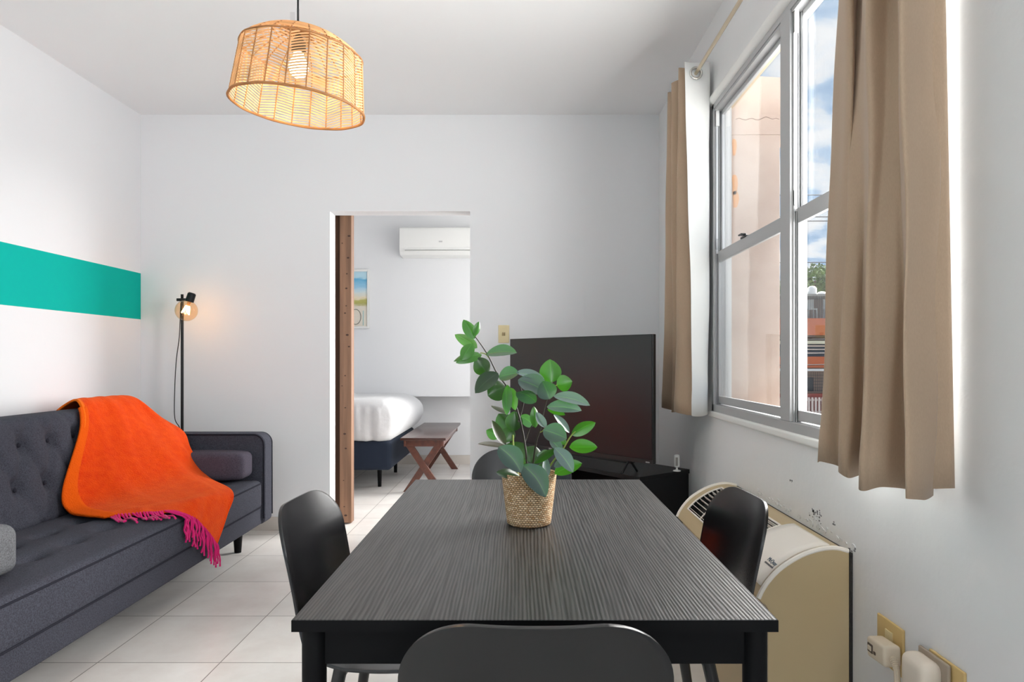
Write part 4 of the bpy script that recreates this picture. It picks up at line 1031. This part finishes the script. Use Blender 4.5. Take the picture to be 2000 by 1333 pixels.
# chips of flaked plaster above the unit
FLK = mat('flaked_plaster', (.70, .71, .72), .9, bump=(60, .8, .01)); SMU = mat('grey_smudge', (.22, .22, .23), .9, noise=(60, .6))
rnd = random.Random(5); b = MB()
for k in range(46):
    y = rnd.uniform(AY0 - .02, 2.62); z = .612 + abs(rnd.gauss(0, .008)); r_ = rnd.uniform(.003, .009)
    n = 6; b.prism([(y + r_ * 1.8 * math.cos(a) * rnd.uniform(.6, 1), z + r_ * math.sin(a) * rnd.uniform(.6, 1)) for a in [2 * PI * q / n for q in range(n)]], 'x', XR - rnd.uniform(.0008, .0025), XR)
tag(b.build('trim_4', FLK, smooth=False), kind=S)
b = MB()
for (cy, cz, sp, n_) in ((2.085, .650, .022, 34), (1.965, .648, .006, 6), (2.28, .72, .006, 5), (1.87, .60, .01, 12)):
    for k in range(n_):
        y = cy + rnd.gauss(0, sp); z = cz + rnd.gauss(0, sp * .5); r_ = rnd.uniform(.001, .0035)
        b.prism([(y + r_ * 1.6 * math.cos(a), z + r_ * math.sin(a)) for a in [2 * PI * q / 6 + k for q in range(6)]], 'x', XR - .0008, XR)
tag(b.build('trim_5', SMU, smooth=False), kind=S)

# ------------------------------------------------------------------ switch, outlets, plugs
sw = thing('light_switch', (-.118, YB - .003, 1.30), 'ivory light switch plate on the back wall, left of the television', 'switch')
sx_, sz_ = (984 - 1018) * YB / F, 1.13 + (703 - 653) * YB / F
MB().rbox((sx_, YB - .003, sz_), (.036, .003, .059), .0025, 2).build('plate', IVORY, sw)
MB().rbox((sx_ - .006, YB - .010, sz_), (.0035, .006, .011), .001, 2).build('toggle', mat('brown_toggle', srgb(150, 128, 88), .5), sw)
MB().rbox((sx_ + .006, YB - .008, sz_), (.0035, .004, .011), .001, 2).build('toggle', mat('brown_toggle', srgb(150, 128, 88), .5), sw)
def outlet(y, z, lab, hy=.036):
    t = thing('wall_outlet', (XR - .003, y, z), lab, 'outlet', 'wall outlets under the near curtain')
    MB().rbox((XR - .0035, y, z), (.0035, hy, .058), .003, 2).build('plate', IVORYD, t)
    b = MB()
    for dz in (.02, -.02): b.rbox((XR - .008, y, z + dz), (.0015, .016, .014), .001, 2)
    b.build('receptacle', IVORY, t)
    return t
outlet(1.660, .428, 'tan wall outlet with a cream test plug in it, nearest the beige unit', .058)
outlet(1.440, .430, 'tan wall outlet behind the round cream adapter, at the lower photo edge', .060)
p1 = thing('plug', (.88, 1.68, .40), 'cream box-shaped safety plug with test buttons and a cord, in the wall outlet', 'plug')
Mr = Matrix.Rotation(math.radians(-4), 3, 'X')
def pf1(q): return Mr @ Vector((q.x, q.y, q.z))
pcen = Vector((.876, 1.630, .425))
MB().rbox(pcen, (.021, .041, .025), .008, 3, pf1).build('body', CORDW, p1)
def loc1(x, y, z): return pcen + Mr @ Vector((x, y, z))
b = MB()
for yy, zz, a, c in ((.022, .0, .012, .011), (.002, -.006, .005, .004)): b.rbox(loc1(-.0205, yy, zz), (.0022, a, c), .002, 2)
b.build('test_button', mat('brown_print', srgb(90, 74, 62), .5), p1)
b = MB().rbox(loc1(-.0222, .022, .0), (.0022, .008, .006), .002, 2); b.build('reset_button', CORDW, p1)
b = MB(); e0 = loc1(0, -.040, -.004); pts = [e0, e0 + Vector((-.003, -.02, -.012)), e0 + Vector((-.006, -.030, -.04)), e0 + Vector((-.004, -.024, -.10)), e0 + Vector((0, 0, -.22)), Vector((.888, 1.70, .03)), Vector((.86, 1.80, .008))]
b.tube(curve_pts(pts, 50), .0068, 10); b.build('cord', CORDW, p1)
b = MB(); cp = curve_pts(pts, 50)
for k in range(0, 10): b.tube([cp[k], cp[k] + (cp[k + 1] - cp[k]) * .6], .0105 - .0003 * k, 10)
b.build('strain_relief', CORDW, p1)
p2 = thing('plug_adapter', (.87, 1.47, .33), 'rounded cream plug-in adapter in the second wall outlet, lower right', 'adapter')
MB().rbox((.880, 1.482, .425), (.026, .046, .052), .020, 4).build('body', mat('cream_adapter_plastic', srgb(224, 212, 196), .4), p2)
MB().rbox((.900, 1.470, .428), (.004, .054, .058), .0035, 3).build('back_plate', mat('grey_cream_plastic', srgb(160, 146, 130), .4), p2)
MB().rbox((.8535, 1.476, .395), (.001, .006, .007), .0009, 2).build('opening', DARK, p2)

# ------------------------------------------------------------------ sliding wooden door behind the partition
dr = thing('door_1', (-1.35, 4.70, 0), kind=S)
b = MB().box((-2.20, 4.655, .10), (-1.245, 4.690, 2.22)); b.build('plank_panel', DOORD, dr, smooth=False, bevel=.002)
b = MB().box((-1.247, 4.630, .008), (-1.166, 4.705, 2.24)); st = b.build('stile', DOORW, dr, smooth=False, bevel=.003)
rnd = random.Random(2); b = MB()
for z in (1.98, 1.93, 1.83, 1.72, 1.62, 1.50, 1.45, 1.30, 1.22, 1.02, .95, .80, .62, .52, .30, .12, .06):
    x = -1.206 + rnd.uniform(-.026, .026); r_ = rnd.uniform(.003, .007)
    b.prism([(x + r_ * 1.5 * math.cos(a), z + r_ * math.sin(a)) for a in [2 * PI * q / 10 for q in range(10)]], 'y', 4.6292, 4.6305)
b.build('knot', KNOT, st, smooth=False)
b = MB().box((-2.3, 4.66, 2.26), (-.25, 4.675, 2.30)); b.build('rail', METALB, dr, smooth=False)

# ------------------------------------------------------------------ bedroom: bed, towel, bench, picture, split unit
bed = thing('bed', (-2.1, 6.3, 0), 'bed with white covers on a navy base, seen through the doorway', 'bed')
BXF, BY0, BY1 = -1.10, 5.70, 6.96
MB().rbox(((-3.05 + BXF) / 2, (BY0 + BY1) / 2, .315), ((BXF + 3.05) / 2, (BY1 - BY0) / 2, .125), .04, 3).build('base', NAVY, bed)
for x in (BXF - .16, -2.9):
    for y in (BY0 + .30, BY1 - .20): MB().tube([(x, y, .20), (x, y, 0)], 0, 14, rs=[.022, .016]).build('leg', BLACKW, bed)
def duvet(q):
    z = q.z; k = (z + .185) / .37
    y, x = q.y, q.x
    bul = .055 * math.sin(PI * min(1, max(0, k)) ** 1.2)
    sx = max(0, (x - .4) / .6); sy = y / .63
    x2 = x + bul * (1.4 if x > .8 else 0) * min(1, max(0, (x - .6) / .4)) * (.6 + .6 * (sy * .5 + .5))
    y2 = y + (bul * .3) * (1 if y > 0 else -1) * min(1, max(0, (abs(y) - .4) / .2))
    if y < -.5 and k < .85: y2 += .010 * math.sin(x * 42 + k * 3) * (1 - k) + .006 * math.sin(x * 75)
    zz = z - .05 * max(0, (x - .75)) ** 1.3 * 2 * k + .008 * math.sin(x * 5) * math.sin(y * 6) * k
    return Vector((x2, y2, zz))
MB().rbox(((-3.0 + BXF) / 2 + .01, (BY0 + BY1) / 2, .605), ((BXF + 3.0) / 2 + .01, (BY1 - BY0) / 2 + .02, .185), .11, 6, duvet, dens=(90, 20, 10)).build('duvet', SHEET, bed, angle=80)
tw = thing('rolled_towel', (-1.55, 6.25, .785), 'white rolled towel lying on the bed', 'towel')
pts = [(-2.05, 6.02, .845), (-1.70, 6.02, .845), (-1.53, 6.02, .842)]
b = MB(); sp = []
for k in range(60):
    a = k * .33; r_ = .058 - .0008 * k
    sp.append((a, r_))
def roll(u, v):
    i = u * 59; k = min(58, int(i)); t = i - k; a = sp[k][0] * (1 - t) + sp[k + 1][0] * t; r_ = sp[k][1] * (1 - t) + sp[k + 1][1] * t
    x = -2.05 + .52 * v; return (x + .006 * math.sin(a), 6.02 + r_ * 1.25 * math.cos(a), .846 + r_ * math.sin(a))
b.grid(roll, 118, 6); b.build('towel_cloth', SHEET, tw, solid=.004)
bn = thing('bench', (-.83, 6.4, 0), 'reddish-brown wooden bench with crossed legs at the foot of the bed', 'bench')
MB().rbox((-.830, 6.39, .457), (.192, .70, .011), .004, 2).build('bench_top', BENCHT, bn)
MB().box((-.995, 5.72, .395), (-.975, 7.00, .446)).box((-.685, 5.72, .395), (-.665, 7.00, .446)).build('apron', BENCHW, bn, smooth=False, bevel=.002)
for y in (5.76, 6.97):
    b = MB().box((-1.00, y - .022, .39), (-.66, y + .022, .446)); b.build('cross_rail', BENCHW, bn, smooth=False, bevel=.002)
    for s_ in (-1, 1):
        dx_ = s_ * .145; w2 = .034
        MB().prism([(-.83 - dx_ - w2, 0), (-.83 - dx_ + w2, 0), (-.83 + dx_ * .80 + w2, .389), (-.83 + dx_ * .80 - w2, .389)], 'y', y - (.004 if s_ > 0 else .020), y + (.020 if s_ > 0 else .004)).build('leg', BENCHW, bn, smooth=False, bevel=.002)
    MB().tube([(-.83, y - .026, .195), (-.83, y + .026, .195)], .012, 14).build('centre_peg', BENCHW, bn)
# picture
pcx1 = -1.578; pcx0 = pcx1 - .45; pz0, pz1 = 1.455, 2.068; py = BYU - .025
pic = thing('framed_picture', (pcx1 - .22, BYU, pz0), 'white-framed beach print on the bedroom wall, half hidden by the wooden door edge', 'picture')
b = MB().box((pcx0, py, pz0), (pcx1, BYU - .001, pz0 + .022)).box((pcx0, py, pz1 - .022), (pcx1, BYU - .001, pz1)).box((pcx0, py, pz0 + .022), (pcx0 + .022, BYU - .001, pz1 - .022)).box((pcx1 - .022, py, pz0 + .022), (pcx1, BYU - .001, pz1 - .022))
b.build('frame', WHITEF, pic, smooth=False, bevel=.002)
def print_mat():
    m = mat('beach_print', (.5, .5, .5), .4)
    N = m.node_tree.nodes; L = m.node_tree.links; b = N['Principled BSDF']
    t = N.new('ShaderNodeTexCoord'); s = N.new('ShaderNodeSeparateXYZ'); L.new(t.outputs['Object'], s.inputs[0])
    n = N.new('ShaderNodeTexNoise'); n.inputs['Scale'].default_value = 14; mp = N.new('ShaderNodeMapping'); mp.inputs['Scale'].default_value = (1, 1, 3); L.new(t.outputs['Object'], mp.inputs[0]); L.new(mp.outputs[0], n.inputs['Vector'])
    a = N.new('ShaderNodeMath'); a.operation = 'MULTIPLY_ADD'; a.inputs[1].default_value = .05; L.new(n.outputs['Fac'], a.inputs[0]); L.new(s.outputs['Z'], a.inputs[2])
    mr = N.new('ShaderNodeMapRange'); mr.inputs['From Min'].default_value = .02; mr.inputs['From Max'].default_value = .62; L.new(a.outputs[0], mr.inputs['Value'])
    r = N.new('ShaderNodeValToRGB'); L.new(mr.outputs[0], r.inputs[0]); cr = r.color_ramp
    cr.elements[0].position = 0; cr.elements[0].color = (*srgb(226, 218, 204), 1); cr.elements[1].position = 1; cr.elements[1].color = (*srgb(190, 222, 235), 1)
    for pos, c in ((.38, (222, 214, 200)), (.44, (176, 172, 96)), (.50, (190, 186, 110)), (.53, (232, 218, 190)), (.63, (214, 224, 224)), (.72, (160, 206, 230)), (.86, (98, 176, 216)), (.89, (180, 216, 230))):
        e = cr.elements.new(pos); e.color = (*srgb(*c), 1)
    L.new(r.outputs[0], b.inputs['Base Color'])
    return m
MB().box((pcx0 + .022, py + .010, pz0 + .022), (pcx1 - .022, py + .014, pz1 - .022)).build('print', print_mat(), pic, smooth=False)
b = MB(); wc = (-1.72, 1.575)
b.tube([(wc[0] + .055 * math.cos(2 * PI * k / 30), py + .009, wc[1] + .078 * math.sin(2 * PI * k / 30)) for k in range(31)], .0035, 6, cap=False)
b.build('printed_wheel', mat('dark_ink', srgb(120, 120, 110), .5), pic)
MB().box((-1.645, py + .0085, 1.485), (-1.637, py + .0098, 1.64)).build('printed_post', mat('teal_ink', srgb(150, 190, 190), .5), pic, smooth=False)
# split air conditioner
sa = thing('split_air_conditioner', (-.85, BYU, 2.19), 'white split air conditioner high on the bedroom wall', 'air conditioner')
sx0_, sx1_ = -1.235, -.385; yf = BYU - .205
pa = [(BYU - .002, 2.185), (BYU - .002, 2.475), (yf + .05, 2.478), (yf + .012, 2.465), (yf, 2.43), (yf, 2.27), (yf + .015, 2.225), (yf + .05, 2.195)]
b = MB(); b.add([(sx0_, y, z) for y, z in pa] + [(sx1_, y, z) for y, z in pa], [tuple(range(8)), tuple(reversed(range(8, 16)))] + [(i, i + 8, (i + 1) % 8 + 8, (i + 1) % 8) for i in range(8)])
b.build('casing', WHITEP, sa, bevel=.006, angle=30)
MB().box((sx0_ + .06, yf - .002, 2.236), (sx1_ - .06, yf + .004, 2.2395)).build('vent_gap', mat('grey_gap', (.25, .25, .25), .7), sa, smooth=False)
MB().box((sx0_ + .05, yf - .004, 2.243), (sx1_ - .05, yf + .003, 2.262)).build('louvre', WHITEP, sa, smooth=False, bevel=.002)
MB().rbox((-.955 + .14, yf - .002, 2.325), (.018, .001, .007), .0008, 2).build('logo', mat('light_grey_print', (.55, .55, .55), .4), sa)

# ------------------------------------------------------------------ outside
STREET = mat('street_concrete', srgb(150, 150, 145), .9, noise=(1, .2))
tag(MB().box((1.4, -20, -3.3), (70, 90, -3.1)).build('ground', STREET, smooth=False), kind=S)
ORANGE = mat('orange_wall_paint', srgb(196, 104, 66), .85, noise=(.8, .08)); PEACH = mat('peach_wall_paint', srgb(180, 156, 142), .85, noise=(.8, .08)); REDW = mat('red_brown_paint', srgb(150, 74, 66), .85)
GREYW = mat('weathered_grey', srgb(150, 146, 140), .9); WFE = mat('pale_pink_picket', srgb(232, 214, 206), .8); GRILLM = mat('window_bar_metal', srgb(84, 84, 88), .6); DKW = mat('dark_window', srgb(52, 58, 66), .4)
BDY = 30.0
bd = thing('apartment_building', (14.5, BDY, -3.1), 'orange and peach apartment house with balconies across the street, seen through the window', 'building')
def Z(y): return 1.13 - (y - 703) * BDY / F
X0, X1, XE = 10.5, 25.35, 14.35
MB().box((X0, BDY + 1.2, -3.1), (X1, BDY + 6, Z(580))).build('wall', PEACH, bd, smooth=False)
MB().box((X0 - .3, BDY - .15, Z(579)), (X1 + .3, BDY + 6, Z(575))).build('roof_slab', GREYW, bd, smooth=False)
MB().box((X0, BDY, Z(655)), (XE, BDY + .15, Z(622))).build('balcony_parapet', ORANGE, bd, smooth=False)
MB().box((XE + .002, BDY + .1, Z(655)), (X1, BDY + .25, Z(622))).build('balcony_parapet', REDW, bd, smooth=False)
MB().box((X0, BDY - .05, Z(672)), (X1, BDY + 1.2, Z(666))).build('floor_slab', mat('cream_slab', srgb(222, 214, 190), .8), bd, smooth=False)
MB().box((X0, BDY, Z(719)), (XE, BDY + .15, Z(697))).build('balcony_parapet', ORANGE, bd, smooth=False)
MB().box((X0, BDY - .25, Z(725)), (X1, BDY + 1.2, Z(721))).build('floor_slab', mat('white_slab', srgb(226, 226, 226), .8), bd, smooth=False)
MB().box((X0, BDY + .3, Z(768)), (X1, BDY + .5, Z(725))).build('lower_wall', PEACH, bd, smooth=False)
MB().box((12.6, BDY + .25, Z(765)), (13.1, BDY + .31, Z(738))).build('dark_doorway', DKW, bd, smooth=False)
MB().box((X0, BDY - .6, Z(812)), (X1, BDY - .45, Z(768))).build('boundary_wall', REDW, bd, smooth=False)
MB().box((12.6, BDY + 1.1, Z(620)), (13.2, BDY + 1.19, Z(590))).build('balcony_door', DKW, bd, smooth=False)
MB().box((X0, BDY + 1.1, Z(697)), (X1, BDY + 1.19, Z(672))).build('shaded_glazing', mat('blue_grey_glazing', srgb(92, 108, 126), .3), bd, smooth=False)
b = MB()
for k in range(182):
    x = X0 + k * .082
    if x > X1: break
    b.box((x, BDY + .05, Z(622)), (x + .012, BDY + .07, Z(579)))
b.build('balcony_bars', GRILLM, bd, smooth=False)
b = MB()
for k in range(182):
    x = X0 + k * .082
    if x > X1: break
    b.box((x, BDY + .26, Z(766)), (x + .012, BDY + .28, Z(727)))
for k in range(6): b.box((X0, BDY + .25, Z(764 - k * 6)), (X1, BDY + .27, Z(764 - k * 6) + .015))
b.build('window_bars', GRILLM, bd, smooth=False)
b = MB()
for k in range(98): b.box((X0 + k * .15, BDY - .75, Z(806)), (X0 + k * .15 + .075, BDY - .68, Z(775)))
for y in (780, 803): b.box((X0, BDY - .68, Z(y) - .04), (X1, BDY - .62, Z(y) + .04))
b.build('picket_railing', WFE, bd, smooth=False)
b = MB()
for k, (y, x0_, x1_) in enumerate(((676, 12.4, 15), (683, 12.6, 15.1), (690, 12.5, 15))): b.box((x0_, BDY + .3, Z(y) - .03), (x1_, BDY + .36, Z(y) + .03))
b.build('balcony_railing', WFE, bd, smooth=False)
for (px_, y0, y1, r_) in ((1586, 575, 555, .20), (1605, 575, 566, .22), (1566, 575, 562, .24), (1626, 575, 568, .20)):
    x = (px_ - 1018) * (BDY + 1) / F
    t = tag(MB().lathe([(.001, Z(y0)), (r_, Z(y0)), (r_, Z(y1) - .1), (r_ * .6, Z(y1)), (.001, Z(y1) + .02)], 18, (x, BDY + 1, 0)).build('water_tank', WHITEP), None)
    t['category'] = 'water tank'; t['group'] = 'white water tanks on the roof across the street'; t['label'] = {1586: 'tall white water tank on the roof across the street, the tallest', 1605: 'low white water tank on the roof, right of the tallest one', 1566: 'white water tank on the roof, left of the tallest one', 1626: 'small white water tank on the roof, nearest the curtain'}[px_]
def wchair(x, zf):
    t = thing('plastic_chair', (x, BDY + .5, zf), None, 'chair', 'white chairs on the balcony across the street')
    MB().box((x - .22, BDY + .3, zf + .42), (x + .22, BDY + .7, zf + .46)).build('seat', WHITEP, t, smooth=False)
    MB().box((x - .22, BDY + .7, zf + .46), (x + .22, BDY + .74, zf + .9)).build('backrest', WHITEP, t, smooth=False)
    for a in (-.2, .2):
        for c in (.32, .68): MB().tube([(x + a, BDY + c, zf), (x + a * .9, BDY + c, zf + .42)], .02, 6).build('leg', WHITEP, t)
    return t
for i_, (px_, lb) in enumerate(((1584, 'white plastic chair on the top balcony across the street, the left one'), (1621, 'white plastic chair on the top balcony across the street, the right one'))):
    t = wchair((px_ - 1018) * (BDY + .5) / F, Z(622)); t['label'] = lb
MB().box((X0, BDY + .15, Z(626)), (X1, BDY + 1.2, Z(622))).build('balcony_floor', GREYW, bd, smooth=False)
# trees
LEAFO = mat('tree_leaves', srgb(96, 122, 56), .8, noise=(2.5, .6)); BARK = mat('bark', srgb(90, 72, 55), .9)
def tree(cx, cy, zb, zt, R, seed, label):
    t = thing('tree', (cx, cy, zb), label, 'tree', 'trees beyond the orange building')
    rn = random.Random(seed); b = MB()
    cl = [(cx + rn.gauss(0, R * .45), cy + rn.gauss(0, R * .4), zt - R * .55 + rn.gauss(0, R * .28), rn.uniform(.35, .6) * R * .7) for _ in range(14)]
    for (x, y, z, r_) in cl:
        for _ in range(260):
            v = Vector((rn.gauss(0, 1), rn.gauss(0, 1), rn.gauss(0, 1))).normalized() * r_ * rn.uniform(.75, 1.05)
            p = Vector((x, y, z)) + v; a = Vector((rn.gauss(0, 1), rn.gauss(0, 1), rn.gauss(0, 1))).normalized() * .15; c = a.cross(Vector((rn.gauss(0, 1), rn.gauss(0, 1), rn.gauss(0, 1)))).normalized() * .09
            b.add([p - a, p + c, p + a, p - c], [(0, 1, 2, 3)])
    o = b.build('foliage', LEAFO, t, smooth=False); o['kind'] = 'stuff'
    b = MB().tube([(cx, cy, zb), (cx + .2, cy, (zb + zt) / 2), (cx, cy, zt - R * .6)], .2, 8)
    for (x, y, z, r_) in cl[:6]: b.tube([(cx + .1, cy, (zb + zt) / 2), (x, y, z)], .07, 6)
    b.build('trunk', BARK, t)
tree(19.0, 43, -3.1, 7.1, 2.6, 1, 'leafy tree behind the left part of the orange building')
tree(25.2, 54, -3.1, 8.0, 2.8, 2, 'leafy tree behind the right part of the orange building')
tree(33.0, 66, -3.1, 8.6, 2.8, 4, 'leafy tree farther right of the orange building, by the curtain edge')
# wires
WIRE = mat('power_cable', (.02, .02, .02), .6)
for i, (y, d, sl) in enumerate(((381, 15, .004), (424, 15, -.006), (432, 15.4, .0), (513, 16, .004), (664, 17, .01), (684, 17, -.012), (692, 17.4, .01), (713, 16, .008))):
    z = 1.13 - (y - 703) * d / F
    o = MB().tube([(3, d, z - 4 * sl), (7, d, z), (14, d, z + 7 * sl + .05)], .011, 6).build('power_line', WIRE)
    tag(o, 'thin dark power line outside, ' + ('topmost against the clouds', 'upper of the close pair against the clouds', 'lower of the close pair against the clouds', 'just above the green tree', 'in front of the cream floor slab', 'above the middle of the grey glazing', 'below the grey glazing', 'across the lower orange parapet')[i], 'power line', 'power lines outside')
for o in C.objects:
    if '_o' in o: del o['_o']
